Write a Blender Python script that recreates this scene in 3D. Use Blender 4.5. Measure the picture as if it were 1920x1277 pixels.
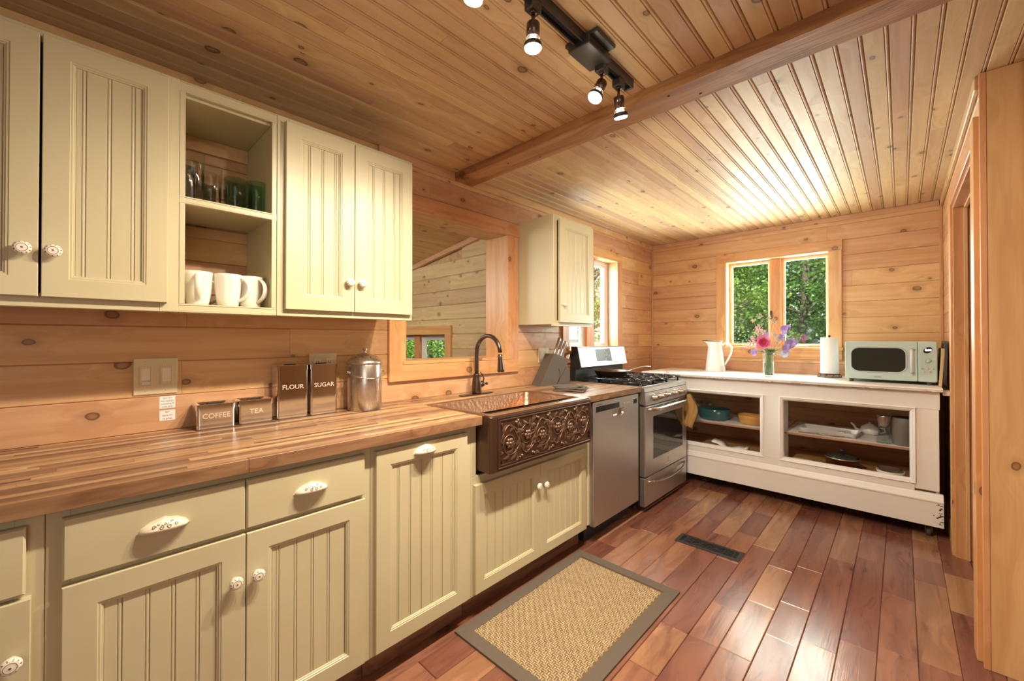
import bpy, bmesh, math, random
from mathutils import Vector, Matrix
random.seed(7)
PI = math.pi
SC = bpy.context.scene
C = SC.collection
for o in list(bpy.data.objects): bpy.data.objects.remove(o)

# ---------------------------------------------------------------- camera
F = 769.0; YAW = math.radians(43.5); PITCH = math.radians(0.45)
cam_d = bpy.data.cameras.new('camera'); cam = bpy.data.objects.new('camera', cam_d); C.objects.link(cam)
cam.location = (2.005, 0, 1.26); cam.rotation_euler = (PI/2 + PITCH, 0, YAW)
cam_d.sensor_width = 36; cam_d.lens = F/1920*36; cam_d.shift_y = -9.54/1920; cam_d.clip_start = 0.02
SC.camera = cam
# ---------------------------------------------------------------- sky, sun, area lights, exposure
world = bpy.data.worlds.new('sky'); SC.world = world; world.use_nodes = True
wn = world.node_tree; wn.nodes.clear()
wo = wn.nodes.new('ShaderNodeOutputWorld'); wb = wn.nodes.new('ShaderNodeBackground'); ws = wn.nodes.new('ShaderNodeTexSky')
ws.sky_type = 'NISHITA'; ws.sun_disc = False; ws.sun_elevation = math.radians(48); ws.sun_rotation = math.radians(200)
wb.inputs[1].default_value = 0.17
wn.links.new(ws.outputs[0], wb.inputs[0]); wn.links.new(wb.outputs[0], wo.inputs[0])
def light(name, kind, loc, energy, color, **kw):
    d = bpy.data.lights.new(name, kind); d.energy = energy; d.color = color
    for k, v in kw.items():
        if k not in ('rot', 'aim'): setattr(d, k, v)
    o = bpy.data.objects.new(name, d); C.objects.link(o); o.location = loc
    if 'rot' in kw: o.rotation_euler = kw['rot']
    if 'aim' in kw:
        o.rotation_euler = (Vector(kw['aim']) - Vector(loc)).to_track_quat('-Z', 'Y').to_euler()
    return o
light('sunlight', 'SUN', (3, -6, 12), 6.5, (1, .95, .85), angle=0.01, aim=(-0.5, 4.0, 0))
# fill lamp added behind the camera; area lamps for daylight entering the kitchen windows
light('camera_side_fill_light', 'AREA', (4.1, -1.1, 1.5), 15, (1, .93, .84), shape='RECTANGLE', size=1.9, size_y=1.7, aim=(1.1, 3.4, 1.15))
light('far_window_daylight', 'AREA', (1.16, 4.62, 1.62), 36, (.95, 1, .95), shape='RECTANGLE', size=.72, size_y=.74, rot=(-PI/2, 0, 0))
light('left_window_daylight', 'AREA', (-.26, 3.2, 1.62), 38, (.95, .98, 1), shape='RECTANGLE', size=.74, size_y=.7, rot=(0, -PI/2, 0))
light('side_room_area_light', 'AREA', (-1.7, .5, 2.0), 26, (1, .97, .86), shape='RECTANGLE', size=1.4, size_y=.9, aim=(-1.5, 2.3, 1.3))  # area lamp just under the side room ceiling, aimed at its end wall
SC.view_settings.view_transform = 'Standard'; SC.view_settings.look = 'None'
SC.view_settings.exposure = 0.82; SC.view_settings.gamma = 1; SC.view_settings.use_curve_mapping = False

# ---------------------------------------------------------------- materials
class N:
    def __init__(s, name):
        s.m = bpy.data.materials.new(name); s.m.use_nodes = True; s.t = s.m.node_tree; s.t.nodes.clear()
        s.out = s.t.nodes.new('ShaderNodeOutputMaterial')
        s.bsdf = s.t.nodes.new('ShaderNodeBsdfPrincipled'); s.t.links.new(s.bsdf.outputs[0], s.out.inputs[0])
    def put(s, sock, v):
        if hasattr(v, 'links') or isinstance(v, bpy.types.NodeSocket): s.t.links.new(v, sock)
        else:
            if sock.type == 'RGBA' and len(v) == 3: v = (*v, 1)
            sock.default_value = v
    def n(s, typ, *ins, out=0, **props):
        nd = s.t.nodes.new('ShaderNode' + typ)
        for k, v in props.items():
            if not k.startswith('i_'): setattr(nd, k, v)
        for i, v in enumerate(ins):
            if v is not None: s.put(nd.inputs[i], v)
        for k, v in props.items():
            if k.startswith('i_'): s.put(nd.inputs[k[2:].replace('_', ' ')], v)
        return nd.outputs[out]
    def math(s, op, a, b=0.0, c=None):
        return s.n('Math', a, b, *( [c] if c is not None else []), operation=op)
    def mix(s, f, a, b, blend='MIX'):
        nd = s.t.nodes.new('ShaderNodeMix'); nd.data_type = 'RGBA'; nd.blend_type = blend
        s.put(nd.inputs[0], f); s.put(nd.inputs[6], a); s.put(nd.inputs[7], b)
        return nd.outputs[2]
    def smooth(s, v, lo, hi, a=0.0, b=1.0):
        nd = s.t.nodes.new('ShaderNodeMapRange'); nd.interpolation_type = 'SMOOTHSTEP'
        for i, x in enumerate((v, lo, hi, a, b)): s.put(nd.inputs[i], x)
        return nd.outputs[0]
    def P(s, **k):
        for a, v in k.items(): s.put(s.bsdf.inputs[a.replace('_', ' ')], v)
    def bump(s, h, strength=.2, dist=.002):
        s.put(s.bsdf.inputs['Normal'], s.n('Bump', i_Strength=strength, i_Distance=dist, i_Height=h))

def objp(k, axis='X', rnd=True):
    """object coordinates with the grain turned onto x, shifted at random for each object"""
    tc = k.n('TexCoord', out=3)
    if rnd:
        r = k.n('ObjectInfo', out=5)
        off = k.n('VectorMath', k.n('CombineXYZ', r, r, r), (37.0, 53.0, 71.0), operation='MULTIPLY')
        tc = k.n('VectorMath', tc, off, operation='ADD')
    sp = k.t.nodes.new('ShaderNodeSeparateXYZ'); k.t.links.new(tc, sp.inputs[0])
    x, y, z = sp.outputs
    return {'X': (x, y, z), 'Y': (y, x, z), 'Z': (z, x, y)}[axis]

def wood(name, axis, c1, c2, knot=(.13, .045, .015), knots=.45, rough=.38, var=.12, kscale=5.0, grain=26, coat=0.0, fine=.12, hue=.012, bump=.12, streak=None):
    k = N(name); a, b, c = objp(k, axis); tcn = k.t.nodes.new('ShaderNodeNewGeometry')
    rnd = k.n('ObjectInfo', out=5)
    iso = k.n('CombineXYZ', k.math('MULTIPLY', a, .72), b, c)
    vo = k.t.nodes.new('ShaderNodeTexVoronoi'); vo.voronoi_dimensions = '2D'; vo.inputs['Scale'].default_value = kscale; vo.inputs['Randomness'].default_value = 1
    iso2 = k.n('CombineXYZ', k.math('MULTIPLY', a, .72), k.math('ADD', b, c), 0.0)
    wv = k.n('VectorMath', k.n('TexNoise', iso, i_Scale=14.0, i_Detail=1.0, out=1), (.02, .02, .02), operation='MULTIPLY')
    k.t.links.new(k.n('VectorMath', iso2, wv, operation='ADD'), vo.inputs['Vector'])
    d = vo.outputs['Distance']; cs = k.t.nodes.new('ShaderNodeSeparateColor'); k.t.links.new(vo.outputs['Color'], cs.inputs[0])
    pull = k.math('MULTIPLY', k.smooth(d, .45, .05), .05)
    gv = k.n('CombineXYZ', k.math('MULTIPLY', a, 1.3), k.math('MULTIPLY', k.math('ADD', b, pull), grain), k.math('MULTIPLY', c, grain))
    g = k.n('TexNoise', gv, i_Scale=1.0, i_Detail=3.0, i_Roughness=.55, i_Distortion=.5)
    fv = k.n('CombineXYZ', k.math('MULTIPLY', a, 5.0), k.math('MULTIPLY', b, 190.0), k.math('MULTIPLY', c, 190.0))
    fg = k.n('TexNoise', fv, i_Scale=1.0, i_Detail=2.0)
    col = k.mix(k.smooth(g, .3, .72), c1, c2)
    if streak:
        sv = k.n('CombineXYZ', k.math('MULTIPLY', a, 2.2), k.math('MULTIPLY', b, 13.0), k.math('MULTIPLY', c, 13.0))
        sn = k.n('TexNoise', sv, i_Scale=1.0, i_Detail=3.0, i_Roughness=.6, i_Distortion=1.6)
        col = k.mix(k.smooth(sn, .52, .75), col, streak)
    col = k.mix(fine, col, k.n('CombineColor', fg, fg, fg), 'MULTIPLY') if fine else col
    if knots > 0:
        sel = k.smooth(cs.outputs[0], 1 - knots, 1 - knots + .02)
        rad = k.math('MULTIPLY_ADD', cs.outputs[1], .075, .03)
        inner = k.smooth(k.math('DIVIDE', d, rad), 1.0, .78)
        halo = k.smooth(k.math('DIVIDE', d, rad), 2.6, .9, 0.0, .35)
        ring = k.smooth(k.math('DIVIDE', d, rad), .35, .85, .55, 1.0)
        kf = k.math('MULTIPLY', k.math('MULTIPLY', inner, ring), sel)
        col = k.mix(k.math('MULTIPLY', halo, sel), col, tuple(x*.55 for x in c2))
        col = k.mix(k.math('MULTIPLY', kf, .92), col, knot)
    hs = k.n('HueSaturation', k.math('MULTIPLY_ADD', rnd, hue*2, .5 - hue), 1.0, k.math('MULTIPLY_ADD', rnd, var*2, 1 - var), 1.0, col)
    k.P(Base_Color=hs, Roughness=k.math('MULTIPLY_ADD', g, .18, rough - .09), Coat_Weight=coat, Coat_Roughness=.18)
    k.bump(k.math('ADD', fg, g), bump, .0015)
    return k.m

def plain(name, col, rough=.5, metal=0.0, bump=None, **kw):
    k = N(name); k.P(Base_Color=col, Roughness=rough, Metallic=metal, **kw)
    if bump:
        tc = k.n('TexCoord', out=3)
        nz = k.n('TexNoise', tc, i_Scale=bump[0], i_Detail=3.0); k.bump(nz, bump[1], .002)
    return k.m

M = {}
PW = ((.69, .425, .225), (.585, .32, .148))
M['pine_x'] = wood('pine_along_x', 'X', *PW, rough=.42)
M['pine_y'] = wood('pine_along_y', 'Y', *PW, rough=.42)
M['pine_z'] = wood('pine_along_z', 'Z', *PW, rough=.42)
CW = ((.68, .49, .285), (.58, .385, .20))
M['ceil'] = wood('ceiling_pine', 'Y', *CW, knot=(.10, .04, .015), knots=.4, rough=.5, coat=.0, var=.13, hue=.015, kscale=5.5, grain=24)
TR = ((.68, .37, .165), (.56, .265, .10))
M['trim_x'] = wood('trim_along_x', 'X', *TR, knots=.25, rough=.36)
M['trim_y'] = wood('trim_along_y', 'Y', *TR, knots=.25, rough=.36)
M['trim_z'] = wood('trim_along_z', 'Z', *TR, knots=.25, rough=.36)
M['pale_x'] = wood('pale_pine_along_x', 'X', (.70, .54, .30), (.60, .42, .20), knot=(.16, .08, .03), knots=.75, rough=.5, kscale=6.5)
M['pale_y'] = wood('pale_pine_along_y', 'Y', (.66, .46, .24), (.52, .32, .14), knot=(.10, .05, .02), knots=.6, rough=.4, kscale=6)
M['rough_beam'] = wood('rough_sawn_beam', 'X', (.60, .33, .14), (.36, .17, .06), knots=.35, rough=.6, fine=.3, bump=.6, streak=(.30, .13, .045), kscale=4)
M['panel_z'] = wood('plywood_panel', 'Z', (.66, .40, .19), (.52, .27, .11), knots=.22, rough=.4, grain=11, kscale=4)
M['floor'] = wood('acacia_floor', 'Y', (.335, .155, .09), (.215, .088, .053), knot=(.05, .015, .01), knots=.12, rough=.27, var=.36, hue=.018, grain=14, coat=.25, bump=.25, streak=(.15, .055, .035), kscale=3.2)
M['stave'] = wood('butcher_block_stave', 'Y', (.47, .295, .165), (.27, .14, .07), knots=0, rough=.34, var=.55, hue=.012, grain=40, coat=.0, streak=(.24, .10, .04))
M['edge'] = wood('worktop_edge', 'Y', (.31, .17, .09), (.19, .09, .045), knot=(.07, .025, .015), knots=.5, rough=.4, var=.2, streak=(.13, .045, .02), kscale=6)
M['board_wood'] = wood('cutting_board_wood', 'Z', (.72, .50, .27), (.60, .38, .17), knots=0, rough=.5)

def paint(name, col, dark, rough=.38):
    k = N(name); tc = k.n('TexCoord', out=3)
    nz = k.n('TexNoise', tc, i_Scale=3.0, i_Detail=4.0)
    br = k.n('TexNoise', k.n('VectorMath', tc, (9.0, 60.0, 7.0), operation='MULTIPLY'), i_Scale=1.0, i_Detail=3.0)
    k.P(Base_Color=k.mix(k.smooth(nz, .35, .7), col, dark), Roughness=rough); k.bump(br, .12, .001)
    return k.m
M['sage'] = paint('sage_cream_paint', (.565, .515, .335), (.53, .475, .30))
k = N('chipped_white_paint'); tc = k.n('TexCoord', out=3)
n1 = k.n('TexNoise', tc, i_Scale=5.0, i_Detail=8.0, i_Roughness=.7)
n2 = k.n('TexNoise', tc, i_Scale=1.3, i_Detail=3.0)
chip = k.math('MULTIPLY', k.smooth(n1, .70, .73), k.smooth(n2, .48, .6))
k.P(Base_Color=k.mix(chip, k.mix(k.smooth(n2, .3, .7), (.86, .84, .81), (.81, .77, .73)), (.30, .17, .10)), Roughness=.42)
k.bump(k.math('SUBTRACT', n1, chip), .18, .002); M['white_wood'] = k.m
M['worn_edge'] = plain('worn_wood_edge', (.40, .22, .14), .7, bump=(60, .5))
M['ceramic'] = plain('white_glazed_ceramic', (.84, .80, .70), .16, Coat_Weight=.3)
M['ivory'] = plain('ivory_ceramic', (.80, .73, .58), .2, Coat_Weight=.3)
M['motif'] = plain('grey_painted_motif', (.10, .085, .07), .4)
M['iron'] = plain('black_iron', (.02, .02, .022), .42)
M['iron_gloss'] = plain('glossy_black_enamel', (.015, .015, .018), .14)
M['black'] = plain('black_shadow_gap', (.006, .006, .007), .8)
M['rubber'] = plain('grey_rubber', (.06, .06, .065), .7)
M['almond'] = plain('almond_plastic', (.66, .56, .36), .35)
M['paper'] = plain('white_paper', (.84, .82, .80), .85)
M['ink'] = plain('dark_ink', (.03, .03, .05), .7)
M['towel'] = plain('paper_towel', (.86, .86, .88), .9, bump=(160, .25))
M['enamel'] = plain('white_enamel', (.86, .85, .84), .18)
M['mint'] = plain('pale_mint_lacquer', (.50, .63, .61), .3)
M['dark_glass'] = plain('dark_microwave_glass', (.025, .03, .025), .08)
M['chrome'] = plain('polished_chrome', (.75, .73, .70), .09, 1.0)
M['bronze'] = plain('oil_rubbed_bronze', (.11, .075, .06), .3, .85)
M['darkmetal'] = plain('dark_track_metal', (.075, .07, .07), .35, .6)
M['darkbrown'] = plain('dark_brown_lamp_metal', (.10, .07, .055), .25, .8)
M['knife_steel'] = plain('satin_knife_handle', (.72, .66, .60), .32, .85)
M['brass'] = plain('aged_brass_edge', (.48, .37, .22), .35, .6)
M['block'] = plain('taupe_knife_block', (.115, .095, .082), .6, bump=(120, .2))
M['slit'] = plain('block_slit', (.03, .025, .022), .9)
M['teal'] = plain('teal_glaze', (.035, .105, .12), .12, Coat_Weight=.4)
M['ochre'] = plain('ochre_glaze', (.62, .33, .09), .2, Coat_Weight=.4)
M['greyjar'] = plain('grey_stoneware', (.17, .145, .12), .5)
M['red'] = plain('dark_red_enamel', (.09, .008, .006), .2)
M['plastic_clear'] = plain('clear_tray_plastic', (.72, .71, .68), .18, Alpha=.75)
M['mat_grey'] = plain('grey_plastic_mat', (.5, .5, .52), .5)
M['darkboard'] = plain('dark_slate_board', (.05, .045, .04), .45)
M['vent'] = plain('charcoal_vent_metal', (.035, .037, .037), .45, .3)
M['vinyl'] = plain('white_vinyl_sash', (.66, .66, .65), .35)
M['screen_glow'] = plain('display_digits', (.8, .95, 1), .4, Emission_Color=(.75, .92, 1, 1), Emission_Strength=4.0)
M['bulb'] = plain('lit_bulb_face', (1, .95, .85), .3, Emission_Color=(1, .88, .68, 1), Emission_Strength=30.0)
M['bark'] = plain('tree_bark', (.12, .09, .065), .9, bump=(18, .8))
M['grass'] = plain('forest_grass', (.07, .13, .03), .95, bump=(9, .8))
M['stem'] = plain('flower_stem', (.16, .28, .06), .5)
M['drystem'] = plain('dry_seedhead', (.58, .50, .36), .8)
M['leafdark'] = plain('dark_flower_leaf', (.03, .10, .035), .45)
M['pink'] = plain('peony_pink', (.95, .17, .42), .5, Subsurface_Weight=.1)
M['pink_light'] = plain('peony_outer_pink', (.95, .42, .66), .5)
M['coral'] = plain('peony_coral', (.95, .18, .30), .5)
M['lilac'] = plain('lilac_petal', (.50, .38, .74), .55)
M['paleblue'] = plain('pale_blue_petal', (.62, .66, .88), .55)
M['mauve'] = plain('mauve_petal', (.52, .20, .42), .55)
M['blush'] = plain('blush_pink_floret', (.78, .48, .46), .6)
M['concrete'] = plain('beyond_room_plaster', (.45, .33, .22), .8)

def stainless(name, col, rough, axis=2, s=220):
    k = N(name); tc = k.n('TexCoord', out=3); v = [6.0, 6.0, 6.0]; v[axis] = s
    nz = k.n('TexNoise', k.n('VectorMath', tc, tuple(v), operation='MULTIPLY'), i_Scale=1.0, i_Detail=2.0)
    k.P(Base_Color=col, Metallic=.96, Roughness=k.math('MULTIPLY_ADD', nz, .16, rough - .08)); k.bump(nz, .04, .001)
    return k.m
M['lettering'] = plain('bright_embossed_metal', (.80, .70, .58), .45, .4)
M['steel'] = stainless('brushed_stainless_steel', (.60, .58, .56), .38)
M['steel_v'] = stainless('vertical_brushed_steel', (.56, .51, .46), .28, axis=1)
M['oven_glass'] = plain('black_oven_glass', (.02, .02, .022), .06)
def leafmat(name, a, b):
    k = N(name); g = k.t.nodes.new('ShaderNodeNewGeometry')
    tr = k.n('BsdfTranslucent', k.mix(g.outputs['Random Per Island'], a, b))
    k.P(Base_Color=k.mix(g.outputs['Random Per Island'], a, b), Roughness=.45)
    ms = k.n('MixShader', .42, k.bsdf.outputs[0], tr); k.t.links.new(ms, k.out.inputs[0]); return k.m
M['leaf'] = leafmat('broad_green_leaf', (.17, .32, .045), (.36, .52, .11))
M['leaf2'] = leafmat('deep_green_leaf', (.08, .19, .035), (.20, .36, .07))
def glassmat(name, tint, rough=0.0, refl=1.45, frost=0.0):
    """window glass: clear for light, mirror at grazing angles"""
    k = N(name); fr = k.math('MULTIPLY_ADD', k.math('POWER', k.n('LayerWeight', .5, out=1), 4.0), .8*(refl-.45), .035*(refl-.4))
    t = k.n('BsdfTransparent', tint); g = k.n('BsdfGlossy', (1, 1, 1), rough)
    ms = k.n('MixShader', fr, t, g); k.t.links.new(ms, k.out.inputs[0]); return k.m
M['pane'] = glassmat('window_pane_glass', (.93, .96, .93))
M['glass_clear'] = glassmat('clear_tumbler_glass', (.975, .965, .93), .04, 1.25)
M['glass_green'] = glassmat('green_tumbler_glass', (.74, .90, .79), .04, 1.2)
M['glass_vase'] = glassmat('vase_glass', (.90, .95, .94), .02, 1.5)
M['water'] = glassmat('vase_water', (.88, .94, .90), .0, 1.33)
k = N('porcelain_painted_knob'); tc = k.n('TexCoord', out=3); sp = k.t.nodes.new('ShaderNodeSeparateXYZ'); k.t.links.new(tc, sp.inputs[0])
rr = k.math('SQRT', k.math('ADD', k.math('POWER', k.math('ABSOLUTE', sp.outputs[1]), 2.0), k.math('POWER', k.math('ABSOLUTE', sp.outputs[2]), 2.0)))
ang = k.math('ARCTAN2', sp.outputs[2], sp.outputs[1])
ring = k.math('LESS_THAN', k.math('ABSOLUTE', k.math('SUBTRACT', rr, .0098)), .0006)
dot = k.math('LESS_THAN', rr, .0024)
sw = k.math('GREATER_THAN', k.math('SINE', k.math('MULTIPLY', ang, 11.0)), .45)
bd = k.math('MULTIPLY', k.math('MULTIPLY', k.math('GREATER_THAN', rr, .0130), k.math('LESS_THAN', rr, .0162)), sw)
nz = k.math('GREATER_THAN', k.n('TexNoise', tc, i_Scale=420.0, i_Detail=0.0), .45)
msk = k.math('MINIMUM', k.math('ADD', k.math('ADD', ring, dot), k.math('MULTIPLY', bd, nz)), 1.0)
msk = k.math('MULTIPLY', msk, k.math('GREATER_THAN', sp.outputs[0], .012))
k.P(Base_Color=k.mix(msk, (.82, .76, .64), (.15, .12, .09)), Roughness=.18, Coat_Weight=.3); M['knob'] = k.m
# hammered copper and dark patinated copper
k = N('hammered_copper'); tc = k.n('TexCoord', out=3)
vo = k.t.nodes.new('ShaderNodeTexVoronoi'); vo.inputs['Scale'].default_value = 55; k.t.links.new(tc, vo.inputs['Vector'])
nz = k.n('TexNoise', tc, i_Scale=9.0, i_Detail=3.0)
k.P(Base_Color=k.mix(nz, (.38, .22, .135), (.48, .30, .20)), Metallic=.9, Roughness=.36); k.bump(vo.outputs['Distance'], .5, .003); M['copper'] = k.m
k = N('dark_patinated_copper'); g = k.t.nodes.new('ShaderNodeNewGeometry'); tc = k.n('TexCoord', out=3)
nz = k.n('TexNoise', tc, i_Scale=16.0, i_Detail=4.0)
k.P(Base_Color=k.mix(nz, (.085, .05, .033), (.15, .085, .052)), Metallic=.75, Roughness=.36); k.bump(nz, .15, .001); M['patina'] = k.m
M['patina_hi'] = plain('rubbed_copper_relief', (.19, .115, .075), .38, .7)
k = N('woven_sisal'); tc = k.n('TexCoord', out=3); sp = k.t.nodes.new('ShaderNodeSeparateXYZ'); k.t.links.new(tc, sp.inputs[0])
nz = k.n('TexNoise', tc, i_Scale=300.0, i_Detail=2.0); g = k.t.nodes.new('ShaderNodeNewGeometry')
k.P(Base_Color=k.mix(g.outputs['Random Per Island'], (.35, .26, .15), (.44, .335, .195)), Roughness=.85); k.bump(nz, .4, .001); M['sisal'] = k.m
M['sisal_base'] = plain('sisal_shadow_weave', (.15, .09, .04), .9)
M['rugborder'] = plain('brown_cotton_binding', (.115, .09, .068), .9, bump=(240, .3))
M['cloth'] = plain('taupe_tea_cloth', (.115, .095, .08), .95, bump=(260, .6))
k = N('ochre_woven_mitt'); tc = k.n('TexCoord', out=3)
wv = k.n('TexWave', tc, i_Scale=45.0, i_Distortion=1.0, bands_direction='Z')
k.P(Base_Color=k.mix(wv, (.62, .40, .15), (.42, .25, .08)), Roughness=.9); k.bump(wv, .4, .002); M['mitt'] = k.m

# ---------------------------------------------------------------- mesh helpers
ORG = {}
class MB:
    """collects vertices and faces in world coordinates; several materials by slot"""
    def __init__(s): s.v = []; s.f = []; s.mi = []; s.sm = []; s.cur = 0; s.smooth = False
    def add(s, vs, fs, smooth=None):
        b = len(s.v); s.v += [tuple(v) for v in vs]
        for f in fs:
            s.f.append([b + i for i in f]); s.mi.append(s.cur); s.sm.append(s.smooth if smooth is None else smooth)
        return s
    def box(s, x0, x1, y0, y1, z0, z1, bev=0.0):
        if bev <= 0:
            vs = [(x, y, z) for x in (x0, x1) for y in (y0, y1) for z in (z0, z1)]
            return s.add(vs, [(0, 1, 3, 2), (4, 6, 7, 5), (0, 4, 5, 1), (2, 3, 7, 6), (0, 2, 6, 4), (1, 5, 7, 3)], False)
        b = min(bev, (x1-x0)*.49, (y1-y0)*.49, (z1-z0)*.49)
        X, Y, Z = (x0, x1), (y0, y1), (z0, z1); vs = []; idx = {}
        for i in (0, 1):
            for j in (0, 1):
                for l in (0, 1):
                    sx, sy, sz = (1, -1)[i]*b, (1, -1)[j]*b, (1, -1)[l]*b
                    for ax, p in enumerate(((X[i], Y[j]+sy, Z[l]+sz), (X[i]+sx, Y[j], Z[l]+sz), (X[i]+sx, Y[j]+sy, Z[l]))):
                        idx[i, j, l, ax] = len(vs); vs.append(p)
        fs = []
        for i in (0, 1):
            q = [idx[i, 0, 0, 0], idx[i, 1, 0, 0], idx[i, 1, 1, 0], idx[i, 0, 1, 0]]; fs.append(q if i else q[::-1])
            q = [idx[0, i, 0, 1], idx[0, i, 1, 1], idx[1, i, 1, 1], idx[1, i, 0, 1]]; fs.append(q if i else q[::-1])
            q = [idx[0, 0, i, 2], idx[1, 0, i, 2], idx[1, 1, i, 2], idx[0, 1, i, 2]]; fs.append(q if i else q[::-1])
        for j in (0, 1):
            for l in (0, 1):
                fs.append([idx[0, j, l, 1], idx[1, j, l, 1], idx[1, j, l, 2], idx[0, j, l, 2]])
                fs.append([idx[j, 0, l, 0], idx[j, 1, l, 0], idx[j, 1, l, 2], idx[j, 0, l, 2]])
                fs.append([idx[j, l, 0, 0], idx[j, l, 1, 0], idx[j, l, 1, 1], idx[j, l, 0, 1]])
        for i in (0, 1):
            for j in (0, 1):
                for l in (0, 1): fs.append([idx[i, j, l, 0], idx[i, j, l, 1], idx[i, j, l, 2]])
        return s.add(vs, fs, False)
    def prism(s, pts, axis, a, b, smooth=False):
        """closed 2D outline extruded along axis; pts in the other two axes in xyz order"""
        def put(p, t):
            return {'X': (t, p[0], p[1]), 'Y': (p[0], t, p[1]), 'Z': (p[0], p[1], t)}[axis]
        n = len(pts); vs = [put(p, a) for p in pts] + [put(p, b) for p in pts]
        s.add(vs, [(i, (i+1) % n, n+(i+1) % n, n+i) for i in range(n)], smooth)
        s.add(vs, [list(range(n))[::-1], list(range(n, 2*n))], False)
        return s
    def lathe(s, prof, o=(0, 0, 0), axis=(0, 0, 1), n=24, sx=1, sy=1, smooth=True, cap=True):
        w = Vector(axis).normalized(); u = w.orthogonal().normalized(); v = w.cross(u)
        if abs(w.z) > .999: u, v = Vector((1, 0, 0)), Vector((0, 1, 0))*(1 if w.z > 0 else -1)
        vs = []; fs = []; m = len(prof)
        for r, h in prof:
            for i in range(n):
                a = 2*PI*i/n
                vs.append(Vector(o) + w*h + u*(r*math.cos(a)*sx) + v*(r*math.sin(a)*sy))
        for j in range(m-1):
            for i in range(n): fs.append((j*n+i, j*n+(i+1) % n, (j+1)*n+(i+1) % n, (j+1)*n+i))
        s.add(vs, fs, smooth)
        if cap:
            if prof[0][0] > 1e-6: s.add(vs[:n], [list(range(n))[::-1]], False)
            if prof[-1][0] > 1e-6: s.add(vs[-n:], [list(range(n))], False)
        return s
    def tube(s, pts, r, n=8, closed=False, flat=1.0, up=None):
        P_ = [Vector(p) for p in pts]; m = len(P_); vs = []; fs = []; rs = r if isinstance(r, (list, tuple)) else [r]*m
        nrm = None
        for i in range(m):
            if closed: t = (P_[(i+1) % m] - P_[i-1])
            else: t = P_[min(i+1, m-1)] - P_[max(i-1, 0)]
            t = t.normalized() if t.length > 1e-9 else Vector((0, 0, 1))
            if nrm is None: nrm = (Vector(up) if up else t.orthogonal())
            nrm = (nrm - t*nrm.dot(t)); nrm = nrm.normalized() if nrm.length > 1e-6 else t.orthogonal().normalized()
            b = t.cross(nrm)
            for j in range(n):
                a = 2*PI*j/n; vs.append(P_[i] + nrm*(rs[i]*math.cos(a)*flat) + b*(rs[i]*math.sin(a)))
        for i in range(m if closed else m-1):
            for j in range(n): fs.append((i*n+j, i*n+(j+1) % n, ((i+1) % m)*n+(j+1) % n, ((i+1) % m)*n+j))
        s.add(vs, fs, True)
        if not closed: s.add(vs[:n], [list(range(n))[::-1]], False); s.add(vs[-n:], [list(range(n))], False)
        return s
    def loops(s, rings, closed_ends=(False, True), smooth=False):
        """rings of equal length joined one to the next"""
        n = len(rings[0]); vs = [p for r in rings for p in r]; fs = []
        for j in range(len(rings)-1):
            for i in range(n): fs.append((j*n+i, j*n+(i+1) % n, (j+1)*n+(i+1) % n, (j+1)*n+i))
        s.add(vs, fs, smooth)
        if closed_ends[0]: s.add(rings[0], [list(range(n))[::-1]], False)
        if closed_ends[1]: s.add(rings[-1], [list(range(n))], False)
        return s
    def ball(s, c, r, n=10, m=6, sc=(1, 1, 1)):
        vs = []; fs = []
        for j in range(m+1):
            p = PI*j/m
            for i in range(n):
                a = 2*PI*i/n; vs.append((c[0]+r*sc[0]*math.sin(p)*math.cos(a), c[1]+r*sc[1]*math.sin(p)*math.sin(a), c[2]+r*sc[2]*math.cos(p)))
        for j in range(m):
            for i in range(n): fs.append((j*n+i, (j+1)*n+i, (j+1)*n+(i+1) % n, j*n+(i+1) % n))
        return s.add(vs, fs, True)

def obj(name, mb, mat, parent=None, org=None, label=None, kind=None):
    if parent is not None: po = ORG[parent.name]
    else: po = None
    if org is None:
        if po is not None: org = po
        else:
            xs, ys, zs = zip(*mb.v); org = ((min(xs)+max(xs))/2, (min(ys)+max(ys))/2, min(zs))
    org = Vector(org); me = bpy.data.meshes.new(name)
    me.from_pydata([(v[0]-org.x, v[1]-org.y, v[2]-org.z) for v in mb.v], [], mb.f)
    for m in (mat if isinstance(mat, (list, tuple)) else [mat]): me.materials.append(M[m] if isinstance(m, str) else m)
    me.polygons.foreach_set('material_index', mb.mi); me.polygons.foreach_set('use_smooth', mb.sm)
    bm = bmesh.new(); bm.from_mesh(me); bmesh.ops.remove_doubles(bm, verts=bm.verts, dist=1e-6)
    bmesh.ops.recalc_face_normals(bm, faces=bm.faces); bm.to_mesh(me); bm.free(); me.update()
    o = bpy.data.objects.new(name, me); C.objects.link(o)
    if parent is not None: o.parent = parent; o.location = org - Vector(po)
    else: o.location = org
    ORG[o.name] = tuple(org)
    if label: o['label'] = label
    if kind: o['kind'] = kind
    return o
def thing(name, label, cat, loc, group=None):
    o = bpy.data.objects.new(name, None); C.objects.link(o); o.location = loc; ORG[o.name] = tuple(loc)
    o['label'] = label; o['category'] = cat
    if group: o['group'] = group
    return o
def tag(o, label, cat, group=None):
    o['label'] = label; o['category'] = cat
    if group: o['group'] = group
    return o
def struct(name, loc=(0, 0, 0)):
    o = bpy.data.objects.new(name, None); C.objects.link(o); o.location = loc; ORG[o.name] = tuple(loc); o['kind'] = 'structure'; return o
def copy_tree(o, loc=None, rz=None, label=None, parent=None):
    c = o.copy(); C.objects.link(c); c.parent = parent; ORG[c.name] = ORG.get(o.name, (0, 0, 0))
    if parent is None:
        if loc is not None: c.location = loc
        if rz is not None: c.rotation_euler = (0, 0, rz)
        if label: c['label'] = label
    for ch in o.children: copy_tree(ch, parent=c)
    return c
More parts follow.
